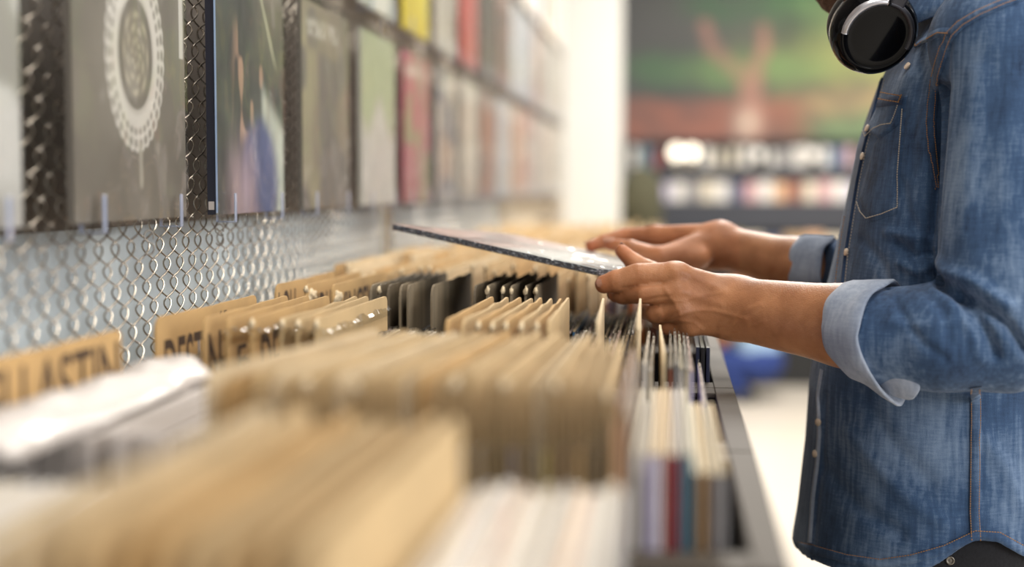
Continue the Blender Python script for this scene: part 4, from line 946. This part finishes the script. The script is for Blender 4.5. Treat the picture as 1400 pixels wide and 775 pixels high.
def shirt(p):
    d = torso(p)
    up = cone(p, shN, elN + np.array((-.002, 0, .02)), .073, .071); up = smin(up, ell(p, shN + np.array((-.005, .01, .0)), (.078, .07, .068)), .03)
    lo = cone(p, elN + np.array((.0, 0, -.003)), cuffN_b, .0600, .0590); lo = smin(lo, cone(p, cuffN_b, cuffN_a, .0590, .0565), .01)
    ax = (cuffN_a - cuffN_b); ax /= np.linalg.norm(ax); lo = np.maximum(lo, (p - cuffN_a) @ ax - .008)
    sl = smin(up, lo, .012); d = smin(d, sl, .012)
    up = cone(p, shF, elF, .070, .060); lo = cone(p, elF, cuffF_a, .058, .047); ax = cuffF_a - elF; ax /= np.linalg.norm(ax); lo = np.maximum(lo, (p - cuffF_a) @ ax - .005)
    d = smin(d, smin(up, lo, .012), .012)
    tor = torso(p)
    return np.maximum(d, zhem(p[:, 0], p[:, 1]) - p[:, 2])
V, Q = nets(shirt, (0.10, 1.58, 0.70), (0.56, 2.28, 1.50), 0.0034, 6)
me = np_mesh('shirt', V, Q); N = vnormals(me)
w = vnoise(V * np.array((7, 7, 4.))) ; w2 = vnoise(V * np.array((14, 14, 6.)) + 40)
low = sm(1.02, .85, V[:, 2]); tors = sm(1.735, 1.76, V[:, 1])
off = (w - .5) * .011 + (w2 - .5) * .005 + low * np.sin(V[:, 0] * 42 + V[:, 1] * 30 + w * 6) * .0020
V += N * off[:, None]; me.vertices.foreach_set('co', V.astype('f').ravel()); me.update(); N = vnormals(me)
fold = [([(1288, 120), (1283, 190), (1277, 255), (1273, 310), (1268, 345)], -.013, 7), ([(1296, 60), (1290, 120)], -.004, 6),
        ([(1272, 352), (1282, 384), (1310, 400), (1345, 420), (1380, 446), (1402, 480)], -.013, 6.5), ([(1308, 402), (1335, 430), (1352, 460), (1362, 486)], -.009, 7), ([(1300, 415), (1325, 450), (1340, 490)], .0035, 8),
        ([(1268, 350), (1290, 370), (1330, 384), (1380, 420)], .0075, 9), ([(1262, 392), (1290, 425), (1300, 470)], -.003, 7), ([(1225, 410), (1240, 440), (1262, 470), (1290, 490)], -.0028, 6), ([(1215, 440), (1260, 446), (1300, 440)], .0025, 7),
        ([(1225, 330), (1250, 350), (1272, 346)], -.005, 6), ([(1215, 318), (1245, 322), (1268, 328)], .0045, 7), ([(1230, 360), (1255, 372), (1270, 366)], .004, 6), ([(1180, 330), (1205, 360), (1215, 390)], -.0035, 8),
        ([(1160, 590), (1200, 640), (1250, 690), (1290, 715)], .0035, 12), ([(1130, 640), (1170, 690), (1230, 730)], -.0035, 12), ([(1180, 540), (1215, 600), (1270, 660)], -.003, 14), ([(1345, 600), (1375, 640), (1400, 700)], .003, 12),
        ([(1240, 100), (1225, 150), (1215, 190)], .002, 7), ([(1262, 90), (1250, 160), (1246, 240)], -.0022, 7), ([(1233, 250), (1240, 290), (1262, 330)], -.003, 7), ([(1330, 100), (1322, 220), (1318, 320)], .002, 14), ([(1360, 90), (1350, 220), (1352, 340)], -.0018, 16),
        ([(1120, 560), (1118, 620), (1108, 690), (1104, 745)], .0022, 5), ([(1128, 540), (1124, 620), (1116, 690), (1112, 745)], -.0020, 4)]
V = relief(V, N, fold, 1.95); me.vertices.foreach_set('co', V.astype('f').ravel()); me.update()
sh = link('shirt', me, D, man); sh.location = -MO; sh['label'] = 'faded blue denim shirt with rolled sleeves'
bvh = BVHTree.FromPolygons([Vector(v) for v in V], [tuple(q) for q in Q])
def hit(px, py, lift=.0015):
    r = ray(px, py).normalized(); h = bvh.ray_cast(CAM, r)
    if h[0] is None: return None
    n = h[1] if h[1].dot(r) < 0 else -h[1]; return h[0] + n * lift, n
def strip(name, line, wid, mat, parent, lift=.0012, th=.0012, step=6):
    pts = [];
    for (ax, ay), (bx, by) in zip(line[:-1], line[1:]):
        n = max(1, int(math.hypot(bx - ax, by - ay) / step))
        for k in range(n): h = hit(ax + (bx - ax) * k / n, ay + (by - ay) * k / n, lift); pts.append(h) if h else None
    h = hit(*line[-1], lift); pts.append(h) if h else None
    if len(pts) < 3: return None
    ps = [p for p, n in pts]; ps = [ps[0]] + [(ps[i - 1] + ps[i] * 2 + ps[i + 1]) / 4 for i in range(1, len(ps) - 1)] + [ps[-1]]; V = []; Fc = []
    for i, p in enumerate(ps):
        n = pts[i][1]; t = (ps[min(i + 1, len(ps) - 1)] - ps[max(i - 1, 0)]).normalized(); s = t.cross(n).normalized() * wid / 2
        V += [p - s - n * th, p - s * .92, p + s * .92, p + s - n * th]
    for i in range(len(ps) - 1):
        for k in range(3): Fc.append((i * 4 + k, i * 4 + k + 1, i * 4 + k + 5, i * 4 + k + 4))
    o = link(name, pyd(name, V, Fc), mat, parent, True); return o
thread_o = simple('amber_thread', (158, 116, 70), .7); thread_w = simple('pale_thread', (176, 168, 156), .7)
st_v = {'o': [[], []], 'w': [[], []]}
def face_on(h, px, py): return h is not None and h[1].dot(ray(px, py).normalized()) < -.16
def stitch(line, k='o', gap=4.2, frac=.62, rad=.00055, lift=.0022):
    V0, F0 = st_v[k]
    for (ax, ay), (bx, by) in zip(line[:-1], line[1:]):
        L = math.hypot(bx - ax, by - ay); n = max(1, int(L / gap))
        for i in range(n):
            a = hit(ax + (bx - ax) * i / n, ay + (by - ay) * i / n, lift); b = hit(ax + (bx - ax) * (i + frac) / n, ay + (by - ay) * (i + frac) / n, lift)
            if not a or not b or (a[0] - b[0]).length > .02 or not face_on(a, ax, ay) or not face_on(b, ax, ay): continue
            v, f = tube_data([a[0], b[0]], rad, 4); o = len(V0); V0 += v; F0 += [tuple(x + o for x in q) for q in f]
def patch(name, tl, tr, br, bl, tip, mat, parent, lift=.003, n=14, tipy=None):
    V = []; cx = (n // 2)
    for j in range(n + 1):
        for i in range(n + 1):
            u = i / n; v = j / n; x = (tl[0] * (1 - u) + tr[0] * u) * (1 - v) + (bl[0] * (1 - u) + br[0] * u) * v; y = (tl[1] * (1 - u) + tr[1] * u) * (1 - v) + (bl[1] * (1 - u) + br[1] * u) * v
            if tip: k = 1 - abs(2 * u - 1); x += tip[0] * k * v ** 1.5; y += tip[1] * k * v ** 1.5
            edge = min(u, v, 1 - u, 1 - v); h = hit(x, y, lift if edge > 0 else lift * .1)
            V.append(h[0] if h else (V[-1] if V else Vector((.3, 1.8, 1.2))))
    Fc = [(j * (n + 1) + i, (j + 1) * (n + 1) + i, (j + 1) * (n + 1) + i + 1, j * (n + 1) + i + 1) for j in range(n) for i in range(n)]
    return link(name, pyd(name, V, Fc), mat, parent, True)
pocket = patch('pocket', (1196, 196), (1240, 140), (1227, 292), (1174, 272), (-9, 22), D, sh, .0026)
flap = patch('pocket_flap', (1201, 152), (1242, 130), (1232, 172), (1187, 178), (-4, 18), D, sh, .0062)
strip('flap_band', [(1207, 143), (1241, 138)], .012, DD, sh, .008, .002, 4)
stitch([(1213, 129), (1240, 134)], 'o', 3, .7, .0007, .0095); stitch([(1210, 138), (1238, 143)], 'o', 3, .7, .0007, .0095); stitch([(1241, 132), (1236, 143)], 'o', 2.5, .8, .0009, .0095)
stitch([(1234, 146), (1229, 160), (1224, 171), (1212, 173), (1201, 178), (1190, 189), (1187, 180)], 'w', 2.6, .7, .0007, .0078)
stitch([(1237, 150), (1233, 200), (1229, 250), (1229, 284), (1208, 293), (1188, 299), (1180, 290), (1175, 276)], 'w', 3, .7, .0007, .0042)
strip('yoke_seam', [(1254, 62), (1270, 52), (1285, 44), (1301, 44)], .010, D, sh, .0025, .002, 4); stitch([(1253, 58), (1255, 65), (1268, 55), (1285, 45), (1300, 46)], 'o', 3, .7, .0006, .004)
arm = [(1400, -6), (1372, 4), (1340, 18), (1316, 32), (1302, 46), (1292, 66), (1285, 92), (1279, 118), (1275, 144), (1273, 170), (1274, 200), (1277, 232), (1281, 258)]
strip('armhole_seam', arm, .011, D, sh, .0020, .0020, 5); stitch([(x - 4, y - 1) for x, y in arm], 'o', 3, .65, .00055, .0045); stitch([(x + 3, y + 3) for x, y in arm], 'o', 3, .65, .00055, .0045)
side = [(1334, 528), (1334, 580), (1333, 640), (1332, 700), (1334, 738)]
strip('side_seam', side, .013, D, sh, .0018, .0018, 6); stitch([(x - 7, y) for x, y in side], 'o', 3.2, .65, .0006, .0042); stitch([(x + 5, y) for x, y in side], 'o', 3.2, .65, .0006, .0042)
hem = [(1095, 740), (1120, 746), (1160, 757), (1205, 763), (1245, 757), (1290, 744), (1332, 735), (1365, 742), (1400, 755)]
def find_edge(x, y0):
    y = y0 + 40
    while y > y0 - 60:
        h = hit(x, y)
        if h and h[1].z > -.5: return y
        y -= 1.0
    return y0
hem = [(x, min(y + 14, find_edge(x, y)) - 6) for x, y in hem]
strip('hem', hem, .011, D, sh, .0022, .0022, 6); stitch([(x, y - 7) for x, y in hem], 'o', 3.4, .65, .0005, .0036)
plc = [(1125, 505), (1119, 540), (1121, 590), (1118, 635), (1112, 680), (1108, 742)]; strip('placket_edge', plc, .006, D2, sh, .0030, .0028, 6)
plc2 = [(1206, 110), (1196, 150), (1182, 200), (1172, 250), (1164, 300), (1156, 350), (1152, 388)]; strip('placket_edge', plc2, .008, DD, sh, .0028, .0025, 6)
stitch([(x + 6, y) for x, y in plc2], 'w', 4, .6, .0005, .003); stitch([(x - 7, y) for x, y in plc2[1:]], 'o', 4, .6, .0006, .003)
for k, nm in (('o', 'amber_stitching'), ('w', 'pale_stitching')):
    V0, F0 = st_v[k]; o = link(nm, pyd(nm, V0, F0), thread_o if k == 'o' else thread_w, sh); o['kind'] = 'stuff'
snap = simple('pearl_snap', (226, 206, 184), .2, coat=.6)
for px, py, lf in ((1194, 178, .0085), (1182, 214, .003), (1243, 92, .003), (1121, 577, .003), (1117, 620, .003), (1160, 345, .003)):
    h = hit(px, py, lf)
    if h:
        z = h[1]; rot = z.to_track_quat('Z', 'Y').to_matrix().to_4x4(); mt = Matrix.Translation(h[0]) @ rot
        lathe('snap_button', [(.0046, -.001), (.0048, .0008), (.0042, .0016), (.0036, .0012), (.0028, .0020), (.001, .0024)], snap, sh, 20, mt)
def cuff(name, c0, c1, r0, r1, tiltpts, band, flap_dx):
    """rolled cuff: an open band round the forearm, turned back on itself; tiltpts leans its lower side"""
    c0 = np.array(c0); c1 = np.array(c1); ax = (c1 - c0) / np.linalg.norm(c1 - c0); L = np.linalg.norm(c1 - c0)
    e1 = np.cross(ax, (0, 1.0, 0)); e1 /= np.linalg.norm(e1); e1 *= np.sign(e1[2]); e2 = np.cross(ax, e1); n = 72
    prof = [(0.10, -.006), (.02, -.003), (-.01, 0.000), (.02, .0035), (.15, .0052), (.4, .0062), (.7, .0070), (.95, .0078), (1.0, .0052), (.95, .003), (.6, .001)]
    V = []
    for s, dr in prof:
        for k in range(n):
            a = 2 * math.pi * k / n; lowr = max(0, -math.cos(a)); rr = r0 + (r1 - r0) * s + dr + .0016 * math.sin(3 * a + 4 * s) + .0012 * math.sin(7 * a + 9 * s)
            q = c0 + ax * (L * s * (1 + .10 * lowr) + tiltpts * lowr ** 1.3 + .0016 * math.sin(5 * a)) + (e1 * math.cos(a) + e2 * math.sin(a)) * rr
            q = q + np.array((0, 0, -1)) * flap_dx * lowr ** 6 * s; V.append(q)
    Fc = [(i * n + k, i * n + (k + 1) % n, (i + 1) * n + (k + 1) % n, (i + 1) * n + k) for i in range(len(prof) - 1) for k in range(n)]
    return link(name, pyd(name, V, Fc), D2, sh, True), (c0, ax, e1, e2, L)
cN, fr = cuff('cuff', PP(1146, 446, 1.72), PP(1206, 460, 1.690), .0475, .0590, .030, 0, .007)
v0 = []; f0 = []
for k in range(26):
    a = math.pi * (0.62 + .5 * k / 26)
cF, _ = cuff('cuff', PP(1088, 365, 2.08), PP(1134, 372, 2.062), .0395, .0425, .012, 0, 0)
# loose turned-back tab hanging from the underside of the near cuff
tabp = [((1194, 518), (1204, 488)), ((1214, 541), (1224, 503)), ((1236, 547), (1246, 515)), ((1249, 548), (1262, 528))]
tabd = [.012, .006, 0, -.002]
V = []
for dy in (-.004, .0):
    for (a, b), dd in zip(tabp, tabd): V += [T(P(a[0], a[1], 1.650 + dy + dd * 1.8)), T(P((a[0] + b[0]) / 2, (a[1] + b[1]) / 2, 1.640 + dy + dd)), T(P(b[0], b[1], 1.638 + dy + dd * .4))]
Fc = []
for i in range(3):
    for j in range(2): a = i * 3 + j; Fc += [(a, a + 1, a + 4, a + 3), (a + 12, a + 15, a + 16, a + 13)]
Fc += [(0, 3, 15, 12), (3, 6, 18, 15), (6, 9, 21, 18), (9, 10, 22, 21), (10, 11, 23, 22), (2, 14, 17, 5), (5, 17, 20, 8), (8, 20, 23, 11), (0, 12, 13, 1), (1, 13, 14, 2)]
o = link('cuff_tab', pyd('cuff_tab', V, Fc), D2, sh, True); mo = o.modifiers.new('round', 'SUBSURF'); mo.levels = 2; mo.render_levels = 2
# collar: stand and two pointed leaves
V = []; n = 60
for i in range(n + 1):
    ph = math.radians(14 + (332) * i / n); fr_ = math.cos(ph); f = max(0, fr_) ** 3
    cx, cy = .372, 1.92
    for s, (r, z) in enumerate(((.064, 1.492), (.072, 1.506), (.080, 1.500), (.098, 1.462), (.106, 1.445))):
        zz = z - .052 * (.5 + .5 * fr_) - (s >= 3) * .022 * f; rr = r * (1 + .12 * (.5 + .5 * fr_)) + (s >= 3) * .010 * f
        V.append((cx - rr * math.cos(ph) * 1.0, cy - rr * math.sin(ph) * (1.05), zz))
Fc = [(i * 5 + k, i * 5 + k + 1, (i + 1) * 5 + k + 1, (i + 1) * 5 + k) for i in range(n) for k in range(4)]
o = link('collar', pyd('collar', V, Fc), D, sh, True); mo = o.modifiers.new('thickness', 'SOLIDIFY'); mo.thickness = .0022
for ch in list(sh.children): pass

# ------------------------------------------------------------------ jeans and shoes
def jeans(p):
    d = ell(p, (.345, 1.92, .80), (.150, .172, .17)); d = smin(d, cone(p, (.345, 1.83, .74), (.335, 1.82, .45), .098, .070), .05); d = smin(d, cone(p, (.345, 2.01, .74), (.335, 2.02, .45), .098, .070), .05)
    d = smin(d, cone(p, (.335, 1.82, .47), (.35, 1.81, .07), .072, .062), .03); d = smin(d, cone(p, (.335, 2.02, .47), (.35, 2.03, .07), .072, .062), .03)
    return np.maximum(np.maximum(d, .03 - p[:, 2]), p[:, 2] - .90) + (vnoise(p * np.array((12, 12, 9.))) - .5) * .008
V, Q = nets(jeans, (.12, 1.66, .0), (.56, 2.2, .95), .007, 5)
jm = simple('black_denim', (22, 22, 27), .9, noise=.25, nscale=300, bump=.4)
jn = link('jeans', np_mesh('jeans', V, Q), jm, man); jn.location = -MO
jb = BVHTree.FromPolygons([Vector(v) for v in V], [tuple(q) for q in Q]); r = ray(1299, 766).normalized(); h = jb.ray_cast(CAM, r)
if h[0]:
    mt = Matrix.Translation(h[0]) @ h[1].to_track_quat('Z', 'Y').to_matrix().to_4x4(); lathe('rivet', [(.0052, -.001), (.0052, .0014), (.0038, .0016), (.0030, .0008), (.0016, .0012)], M['steel_s'], jn, 18, mt)
for s in (-1, 1):
    def shoe(p, s=s):
        cy = 1.92 + s * .105; d = cone(p, (.40, cy, .045), (.20, cy + s * .01, .035), .042, .040); d = smin(d, cone(p, (.37, cy, .05), (.36, cy, .12), .046, .044), .03); return np.maximum(d, .012 - p[:, 2])
    V, Q = nets(shoe, (.12, 1.92 + s * .105 - .08, .0), (.5, 1.92 + s * .105 + .08, .18), .006, 4)
    so = link('shoe', np_mesh('shoe', V, Q), simple('brown_leather', (70, 46, 32), .4), man); so.location = -MO
    sl = box('sole', (.145, 1.92 + s * .105 - .044, 0), (.445, 1.92 + s * .105 + .044, .014), M['black'], so, .005)

# ------------------------------------------------------------------ headphones round the neck (a thing of its own)
hp = empty('headphones', (.36, 1.92, 1.40)); HO = Vector((.36, 1.92, 1.40)); tag(hp, 'glossy black headphones with silver arcs round the neck of the denim-shirted man', 'headphones')
gb = simple('gloss_black_shell', (8, 8, 10), .07, coat=0.0, spec=.16); sil = simple('satin_silver', (188, 186, 190), .28, metal=.85); dg = simple('dark_grey_metal', (66, 66, 72), .35, metal=.6); pad = simple('black_leatherette', (18, 16, 16), .5, bump=.2, nscale=200)
def cup(sgn, cen, nrm):
    z = Vector(nrm).normalized(); x = Vector((1, 0, 0)); x = (x - z * x.dot(z)).normalized(); y = z.cross(x)
    if y.z < 0: x = -x; y = -y
    mt = Matrix.Translation(Vector(cen) - HO) @ Matrix(((x.x, y.x, z.x, 0), (x.y, y.y, z.y, 0), (x.z, y.z, z.z, 0), (0, 0, 0, 1)))
    c = lathe('ear_cup', [(.030, -.022), (.045, -.020), (.0510, -.012), (.0518, -.004), (.0500, .004), (.0455, .010), (.0415, .0125), (.0400, .0122), (.0385, .0112), (.030, .0118), (.015, .0125), (.001, .0127)], gb, hp, 72, mt)
    lathe('ear_pad', [(.020, -.020), (.030, -.038), (.040, -.041), (.047, -.036), (.0485, -.028), (.047, -.020)], pad, hp, 56, mt)
    def arc(nm, a0, a1, r, w, mat, zh=.0135, th=.005):
        V = []; n = 40; tr = mt
        for i in range(n + 1):
            a = math.radians(a0 + (a1 - a0) * i / n); ww = w * (1 - .15 * abs(2 * i / n - 1))
            for rr, hh in ((r - ww / 2, zh - .003), (r - ww / 2 + .001, zh + th * .7), (r, zh + th), (r + ww / 2 - .001, zh + th * .55), (r + ww / 2, zh - .004)): V.append(tr @ Vector((rr * math.cos(a), rr * math.sin(a), hh)))
        Fc = [(i * 5 + k, i * 5 + k + 1, (i + 1) * 5 + k + 1, (i + 1) * 5 + k) for i in range(n) for k in range(4)] + [(0, 1, 2, 3, 4), tuple(n * 5 + k for k in range(5))[::-1]]
        return link(nm, pyd(nm, V, Fc), mat, hp, True)
    flip = sgn
    if sgn > 0: arc('silver_arc', 78, 172, .0400, .0098, sil, .0118); arc('grey_arc', 74, -28, .0395, .0085, dg, .0118)
    else: arc('silver_arc', 2, 102, .0415, .0092, sil, .0115); arc('grey_arc', 106, 208, .0405, .0085, dg, .0115)
    bm = bmesh.new(); add_box(bm, (-.009, -.014, -.006), (.009, .016, .006), .0025); me = bm_mesh(bm, 'hinge_block'); a = math.radians(62 if sgn > 0 else 118)
    me.transform(mt @ Matrix.Translation((.050 * math.cos(a), .050 * math.sin(a), .010)) @ Matrix.Rotation(a - math.pi / 2, 4, 'Z')); link('hinge_block', me, dg, hp)
    bm = bmesh.new(); add_box(bm, (-.0075, -.002, -.004), (.0075, .008, .0075), .002); me = bm_mesh(bm, 'hinge_cap'); me.transform(mt @ Matrix.Translation((.056 * math.cos(a), .056 * math.sin(a), .009)) @ Matrix.Rotation(a - math.pi / 2, 4, 'Z')); link('hinge_cap', me, sil, hp)
    return mt @ Vector((.064 * math.cos(a), .064 * math.sin(a), .008))
cn_ = P(1196, 44, 1.752); e1_ = cup(1, cn_, (.20, -1, -.46)); e2_ = cup(-1, P(1206, 30, 2.075), (-.10, 1, .10))
def arcpts(n=30):
    out = []
    for i in range(n + 1):
        t = i / n; a = math.pi * t; w = math.sin(a); y = e1_.y + (e2_.y - e1_.y) * t; x = e1_.x * (1 - t) + e2_.x * t + .175 * w ** .62; z = e1_.z * (1 - t) + e2_.z * t + .070 * w; y += (-.012 * math.sin(2 * a)); out.append(Vector((x, y, z)))
    return out
ap = arcpts(); tube('headband', ap[3:-3], .0065, pad, hp, 14); tube('silver_slider', ap[:5], .0070, sil, hp, 14); tube('silver_slider', ap[-5:], .0070, sil, hp, 14)

# ------------------------------------------------------------------ the record he holds
def glint_mat():  # navy edge with film sparkles painted in as pale flecks
    m, nt, b = new_mat('navy_spine_glints'); tc = nt.nodes.new('ShaderNodeTexCoord'); mp = nt.nodes.new('ShaderNodeMapping'); mp.inputs['Scale'].default_value = (1, 1, 2.5)
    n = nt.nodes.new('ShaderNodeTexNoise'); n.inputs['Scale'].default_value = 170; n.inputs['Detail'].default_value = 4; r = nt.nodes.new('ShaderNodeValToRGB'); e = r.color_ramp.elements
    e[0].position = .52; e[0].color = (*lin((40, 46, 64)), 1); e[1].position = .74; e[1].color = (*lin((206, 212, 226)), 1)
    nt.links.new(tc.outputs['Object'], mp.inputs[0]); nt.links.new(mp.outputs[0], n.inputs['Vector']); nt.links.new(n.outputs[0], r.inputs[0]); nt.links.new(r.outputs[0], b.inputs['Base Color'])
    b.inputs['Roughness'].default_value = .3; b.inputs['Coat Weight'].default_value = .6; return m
c0 = P(537, 308, 1.935); c1 = P(822, 371.5, 1.800); e1v = (c1 - c0).normalized(); g = Vector((.40, .90, -.07)); e2v = (g - e1v * g.dot(e1v)).normalized(); nv = e1v.cross(e2v).normalized()
hr = empty('held_record', tuple(c0)); hr.rotation_euler = Matrix((e1v, e2v, nv)).transposed().to_euler(); tag(hr, 'record sleeve in clear film held flat in both hands above the bins, dark navy edge', 'record')
def held_art(p):
    u = p[:, 1] / AS; v = p[:, 2] / AS; nn = lambda s, k: vnoise(np.stack([u * s, v * s, u * 0 + k], 1))
    c = np.tile(linc(216, 186, 178), (len(u), 1)); c = mixc(c, linc(224, 222, 218), sm(.40, .62, u + .2 * (nn(3, 2) - .5))); c = mixc(c, linc(70, 66, 74), sm(.55, .64, nn(6, 4)) * .55 * sm(.7, .5, u)); c = mixc(c, linc(60, 60, 66), sm(.82, .9, u) * .7)
    return mixc(c, linc(230, 226, 222), sm(.03, .02, np.abs(v - .5 - .1 * (u - .5))) * .6)
me = art_grid(90, 90, 'cover'); paint(me, held_art); me.transform(Matrix(((0, 1, 0, 0), (0, 0, 1, 0), (1, 0, 0, .0023), (0, 0, 0, 1)))); me.materials.append(M['cover']); link('cover', me, None, hr)
box('sleeve_board', (0, 0, -.0052), (AS, AS, .0020), glint_mat(), hr, .0006)
V = []; N_ = 60
for i in range(N_ + 1):
    x = -.002 + (AS + .004) * i / N_; w_ = .0007 * math.sin(i * 1.7) + .0005 * math.sin(i * 4.1 + 1)
    V += [(x, .02, .0028), (x, .001, .0032 + w_ * .4), (x, -.0016 + w_, .0012), (x, -.0014 - w_, -.0046), (x, .001, -.0060), (x, .02, -.0058)]
Fc = [(i * 6 + k, i * 6 + k + 1, i * 6 + k + 7, i * 6 + k + 6) for i in range(N_) for k in range(5)]; link('clear_film_fold', pyd('clear_film_fold', V, Fc), M['film'], hr)
V = []; N_ = 20
for j in range(N_ + 1):
    for i in range(N_ + 1): V.append((AS * i / N_, .004 + (AS - .008) * j / N_, .0030 + .0007 * math.sin(i * 1.1 + j * .7) * math.sin(math.pi * i / N_)))
Fc = [(j * (N_ + 1) + i, j * (N_ + 1) + i + 1, (j + 1) * (N_ + 1) + i + 1, (j + 1) * (N_ + 1) + i) for j in range(N_) for i in range(N_)]; link('clear_film_sheet', pyd('clear_film_sheet', V, Fc), M['film'], hr)

# ------------------------------------------------------------------ crouching shopper far down the aisle
kx = 0.43; ky = 8.25; kid = empty('person', (kx, ky, 0)); KO = Vector((kx, ky, 0)); tag(kid, 'blurred crouching person in light blue top and bright blue trousers beyond the bins', 'person')
def kb(p):
    q = p - np.array((kx, ky, 0)); d = ell(q, (.0, 0, .78), (.085, .08, .105)); d = smin(d, cone(q, (.01, 0, .62), (0, 0, .70), .045, .045), .03); d = smin(d, cone(q, (.05, 0, .30), (.02, 0, .56), .11, .10), .05)
    for s in (-1, 1):
        d = smin(d, cone(q, (0.0, s * .12, .56), (-.10, s * .15, .38), .036, .030), .02); d = smin(d, cone(q, (-.10, s * .15, .38), (-.17, s * .07, .28), .029, .024), .01)
        for k in range(4): d = smin(d, cone(q, (-.17, s * .07, .28), (-.215 - .004 * k, s * (.05 + .013 * k), .262 - .004 * k), .014, .007), .006)
        d = smin(d, cone(q, (-.17, s * .07, .28), (-.185, s * .04, .30), .012, .008), .006)
    d = smin(d, cone(q, (-.083, 0, .785), (-.095, 0, .765), .010, .013), .01); d = smin(d, cone(q, (0, -.083, .77), (0, .083, .77), .016, .016), .01); return d
V, Q = nets(kb, (kx - .3, ky - .3, .1), (kx + .3, ky + .3, 1.0), .008, 4); me = np_mesh('body', V, Q); paint(me, lambda p: np.ones((len(p), 3))); o = link('body', me, M['skin'], kid); o.location = -KO
def kt(p):
    q = p - np.array((kx, ky, 0)); d = cone(q, (.06, 0, .28), (.02, 0, .56), .135, .115); d = smin(d, cone(q, (0, -.12, .56), (0, .12, .56), .06, .06), .03)
    for s in (-1, 1): d = smin(d, cone(q, (0, s * .13, .56), (-.06, s * .15, .44), .055, .045), .02)
    return np.maximum(d, .22 - q[:, 2]) + (vnoise(p * 14) - .5) * .012
V, Q = nets(kt, (kx - .3, ky - .3, .1), (kx + .35, ky + .3, .9), .009, 4); o = link('top', np_mesh('top', V, Q), simple('light_blue_cotton', (150, 178, 206), .9), kid); o.location = -KO
def kj(p):
    q = p - np.array((kx, ky, 0)); d = ell(q, (.08, 0, .22), (.14, .16, .12))
    for s in (-1, 1): d = smin(d, cone(q, (.06, s * .08, .20), (-.16, s * .10, .25), .075, .055), .03); d = smin(d, cone(q, (-.16, s * .10, .24), (-.03, s * .10, .07), .055, .042), .02)
    return d
V, Q = nets(kj, (kx - .35, ky - .3, -.05), (kx + .35, ky + .3, .5), .009, 4); o = link('trousers', np_mesh('trousers', V, Q), simple('bright_blue_jeans', (36, 56, 116), .9), kid); o.location = -KO
def kh(p):
    q = p - np.array((kx, ky, 0)); return np.maximum(ell(q, (.012, 0, .80), (.095, .09, .11)), q[:, 0] * -1 - .05 - .5 * np.maximum(0, q[:, 2] - .80)) + (vnoise(p * 60) - .5) * .01
V, Q = nets(kh, (kx - .2, ky - .2, .6), (kx + .2, ky + .2, 1.0), .008, 4); o = link('hair', np_mesh('hair', V, Q), hair_m, kid); o.location = -KO
for s in (-1, 1): box('shoe', (-.16, s * .10 - .04, 0), (.06, s * .10 + .04, .06), M['black'], kid, .018)

# every mesh built in world coordinates under the man or the headphones is brought to its parent's frame
bpy.context.view_layer.update()
